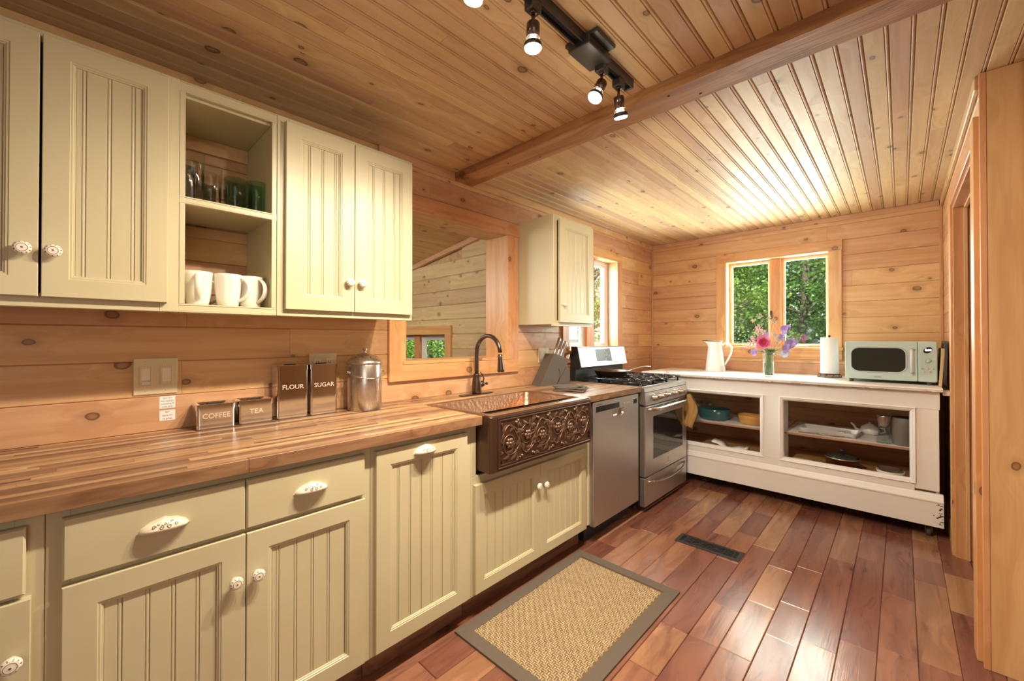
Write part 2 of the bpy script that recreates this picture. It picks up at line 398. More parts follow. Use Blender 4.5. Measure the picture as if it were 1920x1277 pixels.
def text(name, body, size, at, xd, yd, mat, parent, ext=.0004, sx=1.0, align='CENTER', label=None):
    cu = bpy.data.curves.new(name, 'FONT'); cu.body = body; cu.size = size; cu.extrude = ext; cu.align_x = align; cu.align_y = 'CENTER'; cu.resolution_u = 3
    to = bpy.data.objects.new('tmp_text', cu); C.objects.link(to); bpy.context.view_layer.update()
    me = bpy.data.meshes.new_from_object(to.evaluated_get(bpy.context.evaluated_depsgraph_get()))
    bpy.data.objects.remove(to)
    X = Vector(xd).normalized(); Y = Vector(yd).normalized(); Z = X.cross(Y); at = Vector(at)
    mb = MB(); mb.v = [tuple(at + X*(v.co.x*sx) + Y*v.co.y + Z*v.co.z) for v in me.vertices]
    mb.f = [list(p.vertices) for p in me.polygons]; mb.mi = [0]*len(mb.f); mb.sm = [False]*len(mb.f)
    bpy.data.meshes.remove(me)
    return obj(name, mb, mat, parent, label=label)
def rr(cx, cy, w, h, r, n=5):
    """rounded rectangle outline"""
    out = []
    for (sx, sy, a0) in ((1, 1, 0), (-1, 1, PI/2), (-1, -1, PI), (1, -1, 3*PI/2)):
        for i in range(n+1):
            a = a0 + PI/2*i/n; out.append((cx+sx*(w/2-r)+r*math.cos(a), cy+sy*(h/2-r)+r*math.sin(a)))
    return out

# ================================================================ SETTING
ZC = 2.285
# ---- floor planks
fl = struct('floor')
b = MB(); b.box(-.0, 5.2, -3.0, 4.4, -.08, -.014); obj('subfloor', b, 'concrete', fl)
def board(mb, axis, u0, u1, v0, v1, w0, w1, ch=.0012, gap=.0006, top=1):
    """board running along axis (u); v across; w thickness with the chamfered face at w1 (top=1) or w0"""
    v0 += gap; v1 -= gap
    if top: pts = [(v0, w0), (v1, w0), (v1, w1-ch), (v1-ch, w1), (v0+ch, w1), (v0, w1-ch)]
    else: pts = [(v0, w1), (v1, w1), (v1, w0+ch), (v1-ch, w0), (v0+ch, w0), (v0, w0+ch)]
    return pts
x = .395; PWd = .118
while x < 2.7:
    y = -1.0 - random.random()*.5
    while y < 4.39:
        L = random.choice((.3, .42, .5, .62, .75, .9)); y1 = min(y+L, 4.395)
        b = MB(); ch = .0025; gz = random.uniform(-.0006, .0006)
        pts = board(b, 'Y', 0, 0, x, x+PWd, -.014, gz, ch)
        # end chamfer as well: loop through 4 sections
        rings = []
        for (yy, dz) in ((y+.0007, -ch), (y+.0007+ch, 0), (y1-.0007-ch, 0), (y1-.0007, -ch)):
            rings.append([(p[0], yy, (p[1]+dz if p[1] > -.013 else p[1])) for p in pts])
        b.loops(rings, (True, True)); obj('plank', b, 'floor', fl)
        y = y1
    x += PWd
b = MB(); b.box(x, 5.2, -3.0, 4.4, -.014, -.001); obj('floor_beyond', b, 'floor', fl)

def grow(h, e=.0186): return (h[0]-e, h[1]+e, h[2]-e, h[3]+e)
def cut_rects(u0, u1, v0, v1, holes):
    """rectangle minus rectangular holes, as rectangles; full height kept beside the holes"""
    us = sorted({u0, u1, *[h for H_ in holes for h in H_[:2] if u0 < h < u1 and H_[2] < v1 - 1e-6 and H_[3] > v0 + 1e-6]})
    if len(us) > 2: return [q for a, bb in zip(us, us[1:]) for q in cut_rects(a, bb, v0, v1, holes)]
    holes = [h for h in holes if h[0] < u1 - 1e-6 and h[1] > u0 + 1e-6]
    vs = sorted({v0, v1, *[h for H_ in holes for h in H_[2:] if v0 < h < v1]}); out = []
    for a, bb in zip(vs, vs[1:]):
        segs = [(u0, u1)]
        for h in holes:
            if h[2] < bb - 1e-6 and h[3] > a + 1e-6:
                ns = []
                for s0, s1 in segs:
                    if h[0] > s0: ns.append((s0, min(s1, h[0])))
                    if h[1] < s1: ns.append((max(s0, h[1]), s1))
                segs = [q for q in ns if q[1]-q[0] > .004]
        out += [(s0, s1, a, bb) for s0, s1 in segs]
    return out
ROWS = [ZC] + [1.9535 + .1297*(2-i) for i in range(0, 24)]
ROWS = [z for z in ROWS if z > -.02 and z <= ZC]; ROWS = sorted(set([0.0] + [z for z in ROWS if z > .03]))
def plank_wall(parent, plane, at, sgn, u0, u1, holes, mat, ztop=ZC, lens=(.9, 1.9), th=.014):
    """horizontal boards; plane 'X' = wall at x=at facing sgn, u is y; plane 'Y' = wall at y=at, u is x"""
    for z0, z1 in zip(ROWS, ROWS[1:]):
        if z0 >= ztop: break
        z1 = min(z1, ztop); u = u0
        cuts = [u0]
        while cuts[-1] < u1 - .5: cuts.append(cuts[-1] + random.uniform(*lens))
        cuts = [c_ for c_ in cuts if c_ < u1 - .12] + [u1]
        for a, c_ in zip(cuts, cuts[1:]):
            for (s0, s1, y0, y1) in cut_rects(a, c_, z0, z1, holes):
                b = MB(); top = 1 if sgn > 0 else 0
                w0, w1 = (at-th, at) if sgn > 0 else (at, at+th)
                pts = board(b, '', 0, 0, y0, y1, w0, w1, .0028, .0005, top)
                if plane == 'X': b.prism([(p[1], p[0]) for p in pts], 'Y', s0+.0004, s1-.0004)
                else: b.prism([(p[1], p[0]) for p in pts], 'X', s0+.0004, s1-.0004)
                obj('board', b, mat, parent)
    return
# ---- left wall with the pass-through and the window
WL = struct('wall_left')
PT = (1.24, 2.055, 1.135, 1.985); W1 = (2.785, 3.575, 1.165, 2.0)
plank_wall(WL, 'X', 0.0, 1, -1.6, 4.37, [grow(PT), grow(W1)], 'pine_y')
for r in cut_rects(-1.6, 4.55, 0, 2.6, [grow(PT), grow(W1)]):
    b = MB(); b.box(-.185, -.0145, *r); obj('wall_core', b, 'pale_y', WL)
# ---- far wall with its window
WF = struct('wall_far'); W2 = (.764, 1.56, 1.185, 2.0)
# boards run along x: build by swapping axes
for z0, z1 in zip(ROWS, ROWS[1:]):
    j = random.uniform(.5, 1.8)
    segs = [(0, 2.235)] if random.random() < .55 else [(0, j), (j, 2.235)]
    for a, c_ in segs:
        for (s0, s1, y0, y1) in cut_rects(a, c_, z0, z1, [grow(W2)]):
            b = MB(); pts = board(b, '', 0, 0, y0, y1, 4.37, 4.384, .0028, .0005, 0)
            b.prism([(p[1], p[0]) for p in pts], 'X', s0+.0003, s1-.0003); obj('board', b, 'pine_x', WF)
for r in cut_rects(-.2, 4.0, 0, 2.6, [grow(W2)]):
    b = MB(); b.box(r[0], r[1], 4.3845, 4.52, r[2], r[3]); obj('wall_core', b, 'pale_y', WF)
# ---- right wall beyond the doorway, and the cased opening
WR = struct('wall_right')
D0, D1, DZ = 2.52, 3.50, 2.035
for z0, z1 in zip(ROWS, ROWS[1:]):
    for (s0, s1, y0, y1) in cut_rects(2.405, 4.37, z0, z1, [(D0, D1, 0, DZ)]):
        b = MB(); pts = board(b, '', 0, 0, y0, y1, 2.232, 2.246, .0028, .0005, 0)
        b.prism([(p[1], p[0]) for p in pts], 'Y', s0, s1); obj('board', b, 'pine_y', WR)
for r in cut_rects(2.405, 4.5, 0, 2.6, [(D0, D1, 0, DZ)]):
    b = MB(); b.box(2.2465, 2.345, *r); obj('wall_core', b, 'pale_y', WR)
b = MB(); b.box(2.246, 2.342, 2.385, 2.404, 0, ZC-.001, .0015); obj('end_panel', b, 'panel_z', WR)
b = MB(); b.box(2.228, 2.246, 2.383, 2.404, 0, ZC-.001, .0015); obj('corner_bead', b, 'trim_z', WR)
dr = struct('door_1')
for (y0, y1, nm) in ((D1, D1+.095, 'casing'), (D0-.095, D0, 'casing')):
    b = MB(); b.box(2.214, 2.232, y0, y1, 0, DZ+.1, .002); obj(nm, b, 'trim_z', dr)
b = MB(); b.box(2.214, 2.232, D0, D1, DZ, DZ+.1, .002); obj('head_casing', b, 'trim_y', dr)
b = MB(); b.box(2.226, 2.36, D1-.018, D1, 0, DZ-.018, .001); obj('jamb', b, 'trim_z', dr)
b = MB(); b.box(2.226, 2.36, D0, D0+.018, 0, DZ-.018, .001); obj('jamb', b, 'trim_z', dr)
b = MB(); b.box(2.226, 2.36, D0, D1, DZ-.018, DZ, .001); obj('head_jamb', b, 'trim_y', dr)
b = MB(); b.box(2.268, 2.283, D1-.03, D1-.018, 0, DZ-.018, .001); b.box(2.268, 2.283, D0+.018, D0+.03, 0, DZ-.018, .001); b.box(2.268, 2.283, D0, D1, DZ-.03, DZ-.018, .001); obj('door_stop', b, 'pine_z', dr)
# room beyond the doorway
wh = struct('wall_hall')
b = MB(); b.box(3.3, 3.35, 2.3, 4.5, 0, 2.6); b.box(2.36, 3.35, 4.0, 4.05, 0, 2.6); obj('hall_boards', b, 'panel_z', wh)
# ---- great room shell behind the camera (lets no sky in from the sides)
wb_ = struct('wall_back')
b = MB(); b.box(-.2, 5.3, -3.1, -3.0, 0, 2.6); obj('back_boards', b, 'panel_z', wb_)
wr_ = struct('wall_great_room')
b = MB(); b.box(5.2, 5.3, -3.0, 4.4, 0, 2.6); b.box(-.2, 0, -3.0, -1.6, 0, 2.6); b.box(2.343, 5.2, 2.36, 2.404, 0, 2.6); obj('great_room_boards', b, 'panel_z', wr_)
# ---- ceiling boards
CE = struct('ceiling'); x = .051 - .0665; cx = []
while x < 2.36:
    y = -1.9 + random.random()*.6
    first = True
    while y < 4.37:
        L = random.uniform(1.2, 3.0); y1 = min(y+L, 4.37)
        if 4.37-y1 < .3: y1 = 4.37
        xr = min(x+.0665, 2.40); b = MB()
        if xr-x > .02:
            w = xr-x
            # face towards the room carries a V joint and a bead beside it
            pr = [(x+.0004, ZC+.014), (x+.0004, ZC+.006), (x+.0032, ZC), (x+w-.0125, ZC), (x+w-.0108, ZC+.0042), (x+w-.0092, ZC+.0008), (x+w-.0065, ZC+.0002), (x+w-.0035, ZC+.001), (x+w-.0004, ZC+.006), (x+w-.0004, ZC+.014)]
            b.prism(pr, 'Y', y+.0004, y1-.0004); obj('ceiling_board', b, 'ceil', CE)
        y = y1
    x += .0665
b = MB(); b.box(-.2, 5.3, -3.1, 4.52, ZC+.0145, ZC+.2); obj('roof_deck', b, 'pale_y', CE)
x = 2.41; n_ = 0
while x < 3.4:
    b = MB(); b.box(x+.0006, x+.0659, -1.9, 2.34, ZC, ZC+.014, .003); obj('ceiling_board', b, 'ceil', CE); x += .0665
# ---- beam
b = MB(); b.box(.0, 2.62, 1.59, 1.735, 2.238, ZC+.003, .004)
bm_v = b.v; obj('trim_2', b, 'rough_beam').__setitem__('kind', 'structure')
bolts = [(.42, 1.64), (.60, 1.70), (1.33, 1.63), (1.43, 1.70)]
bo = bpy.data.objects['trim_2']
for (bx, by) in bolts:
    b = MB(); b.lathe([(.0055, 0), (.0045, .0025), (0, .003)], (bx, by, 2.238), (0, 0, -1), 10); obj('screw_head', b, 'darkmetal', bo)
# ---- ceiling edge and corner trims
def trimbox(name, mat, *a, bev=.0025):
    b = MB(); b.box(*a, bev); o = obj(name, b, mat); o['kind'] = 'structure'; return o
trimbox('trim_3', 'pine_y', 0.0005, .016, 1.08, 1.5895, 2.236, ZC-.0005)
trimbox('trim_4', 'pine_y', 0.0005, .016, 1.7355, 4.353, 2.236, ZC-.0005)
trimbox('trim_5', 'pine_x', 0.017, 2.214, 4.353, 4.3695, 2.243, ZC-.0005)
trimbox('trim_6', 'pine_z', 0.0005, .014, 4.356, 4.3695, .0, 2.235)
trimbox('trim_7', 'trim_z', 2.213, 2.2315, 4.353, 4.3695, 0, 2.242)
trimbox('trim_8', 'pale_y', 2.217, 2.2315, 2.406, 4.353, 2.232, ZC-.0005)
trimbox('baseboard_right', 'trim_y', 2.218, 2.2315, 3.60, 4.35, 0, .12)

def frame_ring(mb, plane, at, sgn, u0, u1, v0, v1, loops):
    """mitred rectangular frame: loops of (inset, offset from the plane)"""
    rings = []
    for (ins, off) in loops:
        q = [(u0+ins, v0+ins), (u1-ins, v0+ins), (u1-ins, v1-ins), (u0+ins, v1-ins)]
        w = at + sgn*off
        rings.append([(w, p[0], p[1]) if plane == 'X' else (p[0], w, p[1]) for p in q])
    mb.loops(rings, (False, False)); return mb
# ---- pass-through casing and jambs
pt = struct('trim_1')
y0, y1, z0, z1 = PT
b = MB(); b.box(.0005, .02, y1, y1+.105, 1.027, z1, .0018); obj('casing', b, 'trim_z', pt)
b = MB(); b.box(.0005, .02, y0-.1, y0, 1.027, z1, .0018); obj('casing', b, 'trim_z', pt)
b = MB(); b.box(.0005, .023, y0-.11, y1+.115, z1, z1+.088, .0018); obj('head_casing', b, 'trim_y', pt)
b = MB(); b.box(.0005, .0235, y0-.1012, y1+.1062, 1.0262, z0-.0187, .0018); obj('apron', b, 'trim_y', pt)
b = MB(); b.box(-.205, .0185, y1-.004, y1+.018, z0, z1, .0005); obj('jamb', b, 'trim_z', pt)
b = MB(); b.box(-.205, .0185, y0-.018, y0+.004, z0, z1, .001); obj('jamb', b, 'trim_z', pt)
b = MB(); b.box(-.205, .0185, y0-.018, y1+.018, z1-.004, z1+.018, .001); obj('head_jamb', b, 'pale_y', pt)
b = MB(); b.box(-.205, .0262, y0-.018, y1+.018, z0-.018, z0, .001); obj('sill', b, 'trim_y', pt)

def casement(root, plane, at, sgn, u0, u1, v0, v1, woodmat='trim_z', hmat='trim_y', depth=.115, mull=None, cas=.09, sashw=.022, latch=True, white='vinyl', sashmat=None):
    """casing on the room side, jambs through the wall, mullion and two sashes with panes.  plane X: u is y, room on +x side when sgn=1"""
    def bx(mb, ua, ub, va, vb, da, db, bev=.0015):   # da, db: depth from the room face, positive outward
        wa, wb2 = sorted((at - sgn*da, at - sgn*db))
        if plane == 'X': mb.box(wa, wb2, ua, ub, va, vb, bev)
        else: mb.box(ua, ub, wa, wb2, va, vb, bev)
        return mb
    for ua, ub in ((u0-cas, u0), (u1, u1+cas)): obj('casing', bx(MB(), ua, ub, v0, v1, -.0195, -.0005), woodmat, root)
    obj('head_casing', bx(MB(), u0-cas-.004, u1+cas+.004, v1, v1+cas-.004, -.0225, -.0005), hmat, root)
    obj('stool', bx(MB(), u0-cas-.008, u1+cas+.008, v0-.022, v0, -.034, -.0005), hmat, root)
    obj('apron', bx(MB(), u0-cas, u1+cas, v0-.022-.085, v0-.022, -.017, -.0005), hmat, root)
    for ua, ub in ((u0-.018, u0), (u1, u1+.018)): obj('jamb', bx(MB(), ua, ub, v0, v1, .0, depth+.03), woodmat, root)
    obj('head_jamb', bx(MB(), u0-.018, u1+.018, v1, v1+.018, .0, depth+.03), hmat, root)
    obj('sill', bx(MB(), u0-.018, u1+.018, v0-.018, v0, .0, depth+.03), hmat, root)
    m0, m1 = mull
    obj('mullion', bx(MB(), m0, m1, v0, v1, depth-.055, depth+.01), woodmat, root)
    for (a, c_) in ((u0, m0), (m1, u1)):
        b = MB(); dd = depth-.028; fr = sashw
        frame_ring(b, plane, at, sgn, a, c_, v0, v1, [(0, -dd-.03), (0, -dd), (fr*.55, -dd), (fr*.65, -dd-.006)]); obj('sash_frame', b, sashmat or woodmat, root)
        b = MB(); frame_ring(b, plane, at, sgn, a, c_, v0, v1, [(fr*.65, -dd-.006), (fr, -dd-.008), (fr+.006, -dd-.014), (fr+.006, -dd-.03), (fr*.65, -dd-.032)]); obj('sash_bead', b, white, root)
        obj('pane', bx(MB(), a+fr, c_-fr, v0+fr, v1-fr, dd+.020, dd+.0225, 0), 'pane', root)
    if latch:
        b = MB(); bx(b, m0-.006, m0+.012, 1.44, 1.52, depth-.066, depth-.055, .003); obj('latch', b, 'darkmetal', root)
w2 = struct('window_2')
casement(w2, 'Y', 4.37, -1, W2[0], W2[1], W2[2], 2.0, hmat='trim_x', mull=(1.125, 1.205), white='almond')
b = MB(); b.box(1.30, 1.40, 4.40, 4.425, 1.187, 1.20, .003); b.tube([(1.38, 4.415, 1.2), (1.40, 4.40, 1.205), (1.46, 4.395, 1.203)], .005, 6); obj('crank_handle', b, 'vinyl', w2)
b = MB(); b.box(.93, 1.02, 4.40, 4.425, 1.187, 1.20, .003); b.tube([(1.0, 4.415, 1.2), (1.02, 4.40, 1.205), (1.06, 4.395, 1.203)], .005, 6); obj('crank_handle', b, 'vinyl', w2)
w1 = struct('window_1')
casement(w1, 'X', 0.0, 1, W1[0], W1[1], 1.165, 2.0, mull=(3.17, 3.285), sashw=.05, latch=False, sashmat='vinyl')

# ---- the side room seen through the pass-through
ws_ = struct('wall_side_room'); YS = 2.42; W3 = (-2.45, -1.165, .99, 1.30)
def sl(x): return 2.164 + .146*(x + .752)
for z0, z1 in zip([0.07+.1385*i for i in range(0, 17)], [0.07+.1385*i for i in range(1, 18)]):
    z0 -= .012; z1 -= .012
    xl = -4.2
    xmin = max(xl, (z1-2.164)/.146-.752+0.02) if z1 > sl(xl) else xl
    if z0 > sl(-.19): break
    xs = [xmin]
    while xs[-1] < -.19: xs.append(xs[-1]+random.uniform(1.2, 2.4))
    xs = xs[:-1] + [-.19]
    for a, c_ in zip(xs, xs[1:]):
        for (s0, s1, y0, y1) in cut_rects(a, c_, z0, min(z1, 2.28), [grow(W3)]):
            b = MB(); pts = board(b, '', 0, 0, y0, y1, YS, YS+.02, .006, .0006, 0)
            b.prism([(p[1], p[0]) for p in pts], 'X', s0, s1); obj('board', b, 'pale_x', ws_)
for r in cut_rects(-4.3, -.186, 0, 2.6, [grow(W3)]):
    b = MB(); b.box(r[0], r[1], YS+.0205, YS+.12, r[2], r[3]); obj('wall_core', b, 'pale_y', ws_)
b = MB(); b.box(-4.3, -4.2, -2.5, YS+.1, 0, 2.0); b.box(-4.3, -.19, -2.6, -2.5, 0, 2.6); b.box(-4.3, -.19, -2.6, YS+.1, -.1, 0); obj('side_room_shell', b, 'pale_y', ws_)
cs_ = struct('ceiling_side_room')
x = -.19
while x > -4.2:
    x1 = x - .125
    b = MB(); b.add([(x, -2.5, sl(x)), (x1+.003, -2.5, sl(x1)), (x1+.003, YS, sl(x1)), (x, YS, sl(x)), (x, -2.5, sl(x)+.02), (x1+.003, -2.5, sl(x1)+.02), (x1+.003, YS, sl(x1)+.02), (x, YS, sl(x)+.02)],
                    [(0, 1, 2, 3), (4, 7, 6, 5), (0, 4, 5, 1), (2, 6, 7, 3), (1, 5, 6, 2), (0, 3, 7, 4)]); obj('ceiling_board', b, 'pale_y', cs_); x = x1
b = MB(); b.add([(-.19, -2.6, sl(-.19)+.021), (-4.3, -2.6, sl(-4.3)+.021), (-4.3, YS+.1, sl(-4.3)+.021), (-.19, YS+.1, sl(-.19)+.021), (-.19, -2.6, sl(-.19)+.1), (-4.3, -2.6, sl(-4.3)+.1), (-4.3, YS+.1, sl(-4.3)+.1), (-.19, YS+.1, sl(-.19)+.1)],
                    [(0, 1, 2, 3), (4, 7, 6, 5), (0, 4, 5, 1), (2, 6, 7, 3), (1, 5, 6, 2), (0, 3, 7, 4)]); obj('roof_deck', b, 'pale_y', cs_)
b = MB(); b.add([(x_, y_, sl(x_)+dz) for x_ in (-.19, -4.2) for y_ in (YS-.035, YS-.0005) for dz in (-.045, -.0005)], [(0, 1, 3, 2), (4, 6, 7, 5), (0, 4, 5, 1), (2, 3, 7, 6), (0, 2, 6, 4), (1, 5, 7, 3)]); o = obj('trim_9', b, 'pine_x'); o['kind'] = 'structure'
w3 = struct('window_3')
casement(w3, 'Y', YS, -1, W3[0], W3[1], W3[2], W3[3], hmat='trim_x', mull=(-1.80, -1.70), latch=False, sashw=.05, cas=.09, sashmat='vinyl')

# ================================================================ CABINETS
SW = .0508
def bead_strips(parent, y0, y1, z0, z1, xf, first=.03):
    """bead-board strips across a door panel, each with its round bead and grooves"""
    y = y0; w = first; i = 0
    while y < y1 - .004:
        e = min(y + w, y1); pr = [(xf-.005, y+.0002), (xf-.0012, y+.0004), (xf, y+.0012)]
        if e - y > .016 and e < y1 - .002:
            bc = e - .0048
            pr += [(xf, bc-.0048), (xf-.0022, bc-.0036)]
            pr += [(xf-.0012+.0016*math.sin(PI*t/4), bc-.0028*math.cos(PI*t/4)) for t in range(0, 5)]
            pr += [(xf-.0025, e-.0012), (xf-.0025, e-.0002), (xf-.005, e-.0002)]
        else: pr += [(xf, e-.0008), (xf-.0015, e-.0002), (xf-.005, e-.0002)]
        b = MB(); b.prism(pr, 'Z', z0, z1); obj('bead_strip', b, 'sage', parent)
        y = e; w = SW; i += 1
def knob_at(parent, x, y, z, r=.0175):
    b = MB(); b.lathe([(.010, 0), (.0085, .003), (.0065, .009), (.008, .012), (r*.9, .0145), (r, .0185), (r*.97, .0225), (r*.78, .0268), (r*.58, .0282), (r*.5, .0278), (r*.2, .0292), (0, .0294)], (x, y, z), (1, 0, 0), 24)
    return obj('knob', b, 'knob', parent, org=(x, y, z))
def cup_pull(parent, x, y, z, w=.05, h=.026, d=.026):
    b = MB(); nu, nv = 14, 6; g = []
    for j in range(nv+1):
        v = PI/2*j/nv; row = []
        for i in range(nu+1):
            u = PI*i/nu
            row.append((x + .002 + d*math.sin(v)*math.sin(u)**.8, y - w*math.cos(u)*(.35+.65*math.sin(v)) if False else y - w*math.cos(u)*math.sin(v)**.6, z - h*.5 + h*math.cos(v)*(1.0)*(math.sin(u)*.35+.65) ))
        g.append(row)
    inner = [[(x+.002+(p[0]-x-.002)*.86, y+(p[1]-y)*.93, z-h*.5+(p[2]-z+h*.5)*.86) for p in r] for r in g]
    vs = [p for r in g for p in r] + [p for r in inner for p in r]; n = (nu+1)*(nv+1); fs = []
    for j in range(nv):
        for i in range(nu):
            a = j*(nu+1)+i; fs.append((a, a+1, a+nu+2, a+nu+1)); fs.append((n+a, n+a+nu+1, n+a+nu+2, n+a+1))
    for i in range(nu): a = nv*(nu+1)+i; fs.append((a, a+1, n+a+1, n+a))
    b.add(vs, fs, True)
    pl = [(y-w*1.05, z-h*.52), (y-w*.9, z-h*.1), (y-w*.55, z+h*.34), (y-w*.2, z+h*.5), (y, z+h*.62), (y+w*.2, z+h*.5), (y+w*.55, z+h*.34), (y+w*.9, z-h*.1), (y+w*1.05, z-h*.52)]
    b.prism(pl, 'X', x, x+.0025)
    o = obj('cup_pull', b, 'ivory', parent)
    m = MB()   # painted scrolls
    def sp(cy, cz, r0, turns, s, ph):
        q = []
        for i in range(18):
            t = i/17; a = ph + s*t*turns*2*PI; rad = r0*(1-.8*t)
            yy, zz = cy + rad*math.cos(a), cz + rad*math.sin(a)
            # lift onto the shell
            f = max(0, 1 - ((yy-y)/w)**2); h2 = max(0.0, min(1.0, (zz - z + h*.5)/h))
            q.append((x + .0028 + d*math.sqrt(max(0.02, f))*math.sqrt(max(0.0, 1-h2*h2)), yy, zz))
        m.tube(q, .0006, 4)
    for sg in (-1, 1):
        sp(y+sg*.008, z-.002, .0055, 1.3, sg, PI/2); sp(y+sg*.022, z+.0005, .0045, 1.1, -sg, 0); sp(y+sg*.013, z+.006, .003, .8, sg, 0)
    sp(y, z+.003, .0028, 1, 1, 0)
    obj('painted_scroll', m, 'motif', o); return o
def rail_door(parent, y0, y1, z0, z1, xb, stile=.057, th=.02, first=.03, name='door'):
    """shaker door with a stepped moulding round a bead-board panel, facing +x"""
    b = MB(); xf = xb+th
    frame_ring(b, 'X', xb, 1, y0, y1, z0, z1, [(0, 0), (0, th-.002), (.0015, th), (stile, th), (stile+.0018, th-.0022), (stile+.0055, th-.0022), (stile+.0075, th-.005), (stile+.010, th-.0055), (stile+.0115, th-.010), (stile+.0115, 0)])
    b.add([(xb, y0, z0), (xb, y1, z0), (xb, y1, z1), (xb, y0, z1)], [(0, 1, 2, 3)], False)
    d = obj(name, b, 'sage', parent)
    bead_strips(d, y0+stile+.0113, y1-stile-.0113, z0+stile+.0113, z1-stile-.0113, xf-.0095, first)
    return d
def drawer_front(parent, y0, y1, z0, z1, xb=.61, th=.02):
    b = MB(); frame_ring(b, 'X', xb, 1, y0, y1, z0, z1, [(0, 0), (0, th-.005), (.004, th)])
    b.add([(xb+th, y0+.004, z0+.004), (xb+th, y1-.004, z0+.004), (xb+th, y1-.004, z1-.004), (xb+th, y0+.004, z1-.004)], [(0, 1, 2, 3)], False)
    b.add([(xb, y0, z0), (xb, y1, z0), (xb, y1, z1), (xb, y0, z1)], [(0, 3, 2, 1)], False)
    return obj('drawer_front', b, 'sage', parent)
XF = .61
def base_cab(y0, y1, label, toe=True, ztop=.876):
    t = thing('base_cabinet', label, 'cabinet', (XF/2, (y0+y1)/2, 0), 'sage base cabinets under the worktop')
    b = MB(); [b.prism([(.016, .0), (.534, .0), (.534, .105), (XF-.02, .105), (XF-.02, ztop), (.016, ztop)], 'Y', q_, q_+.015) for q_ in (y0+.001, y1-.016)]; b.box(.016, XF-.02, y0+.016, y1-.016, .105, .12); obj('carcass', b, 'sage', t)
    b = MB(); b.box(.5345, .55, y0+.001, y1-.001, 0, .104, .0005); obj('toe_kick', b, 'edge', t)
    return t
def face_frame(t, y0, y1, z0, z1, xf, stiles, rails, th=.0195):
    for (a, c_) in stiles: b = MB(); b.box(xf-th, xf, a, c_, z0, z1, .0012); obj('stile', b, 'sage', t)
    for (a, c_, p, q) in rails: b = MB(); b.box(xf-th, xf, p, q, a, c_, .0012); obj('rail', b, 'sage', t)
ZB, ZT = .105, .876
# leftmost base cabinet, mostly out of the picture
c = base_cab(-.72, -.051, 'sage base cabinet at the left picture edge with drawer and knob')
face_frame(c, -.72, -.051, ZB, ZT, XF, [(-.72, -.68), (-.095, -.0515)], [(ZB, .14, -.68, -.095), (.695, .712, -.68, -.095), (.846, ZT, -.68, -.095)])
d = drawer_front(c, -.40, -.078, .706, .852); cup_pull(d, .63, -.24, .785)
d = rail_door(c, -.40, -.070, .12, .695, XF); knob_at(d, .63, -.096, .574)
d = rail_door(c, -.71, -.403, .12, .695, XF)
d = drawer_front(c, -.71, -.403, .706, .852)
# two drawers over two doors
c = base_cab(-.0505, .7255, 'sage base cabinet with two drawers over two beadboard doors')
face_frame(c, -.0505, .7255, ZB, ZT, XF, [(-.0505, -.012), (.687, .7255)], [(ZB, .14, -.012, .687), (.692, .712, -.012, .687), (.846, ZT, -.012, .687)])
d = drawer_front(c, -.025, .332, .709, .852); cup_pull(d, .63, .152, .788)
d = drawer_front(c, .335, .697, .709, .852); cup_pull(d, .63, .513, .787)
d = rail_door(c, -.025, .333, .118, .696, XF, first=.032); knob_at(d, .63, .3065, .573)
d = rail_door(c, .3355, .697, .118, .696, XF, first=.02); knob_at(d, .63, .361, .573)
# pull-out front
c = base_cab(.7265, 1.2035, 'sage base cabinet with one tall pull-out beadboard front')
face_frame(c, .7265, 1.2035, ZB, ZT, XF, [(.7265, .76), (1.155, 1.2035)], [(ZB, .14, .76, 1.155), (.84, ZT, .76, 1.155)])
d = rail_door(c, .739, 1.168, .12, .851, XF, stile=.057, first=.03, name='pull_out_front'); cup_pull(d, .63, .945, .826, .048, .03, .03)
# sink base
c = base_cab(1.2045, 2.131, 'sage sink base cabinet with two short doors under the copper apron', ztop=.64)
face_frame(c, 1.2045, 2.131, ZB, .64, XF, [(1.2045, 1.243), (2.06, 2.131)], [(ZB, .14, 1.243, 2.06), (.585, .64, 1.243, 2.06)])
b = MB(); b.box(XF-.0195, XF, 1.2045, 1.2335, .6405, ZT, .001); obj('stile', b, 'sage', c)
d = rail_door(c, 1.215, 1.6645, .12, .604, XF, stile=.05, first=.02); knob_at(d, .63, 1.637, .497)
d = rail_door(c, 1.667, 2.095, .12, .604, XF, stile=.05, first=.02); knob_at(d, .63, 1.697, .49)

# ---- wall cabinets
XU = .33; U0, U1 = 1.345, 2.093
def wall_cab(y0, y1, label, name='wall_cabinet', back=True):
    t = thing(name, label, 'cabinet', (XU/2, (y0+y1)/2, U0), 'sage wall cabinets')
    for (nm, bx_) in (('side_panel', (.0015, XU-.0195, y0+.001, y0+.016, U0+.012, U1-.001)), ('side_panel', (.0015, XU-.0195, y1-.016, y1-.001, U0+.012, U1-.001)),
                      ('bottom_panel', (.0015, XU-.0195, y0+.016, y1-.016, U0+.012, U0+.026)), ('top_panel', (.0015, XU-.0195, y0+.016, y1-.016, U1-.03, U1-.015))):
        b = MB(); b.box(*bx_, .0008); obj(nm, b, 'sage', t)
    return t
c = wall_cab(-.62, .2165, 'large sage wall cabinet at left with two tall beadboard doors')
face_frame(c, -.62, .2165, U0, U1, XU, [(-.62, -.575), (.17, .2165)], [(U0, U0+.038, -.575, .17), (U1-.035, U1, -.575, .17)])
d = rail_door(c, -.335, -.077, 1.372, 2.075, XU, stile=.05, first=.012); knob_at(d, .35, -.1035, 1.494)
d = rail_door(c, -.072, .1875, 1.372, 2.075, XU, stile=.05, first=.02); knob_at(d, .35, -.0505, 1.494)
d = rail_door(c, -.60, -.34, 1.372, 2.075, XU, stile=.05)
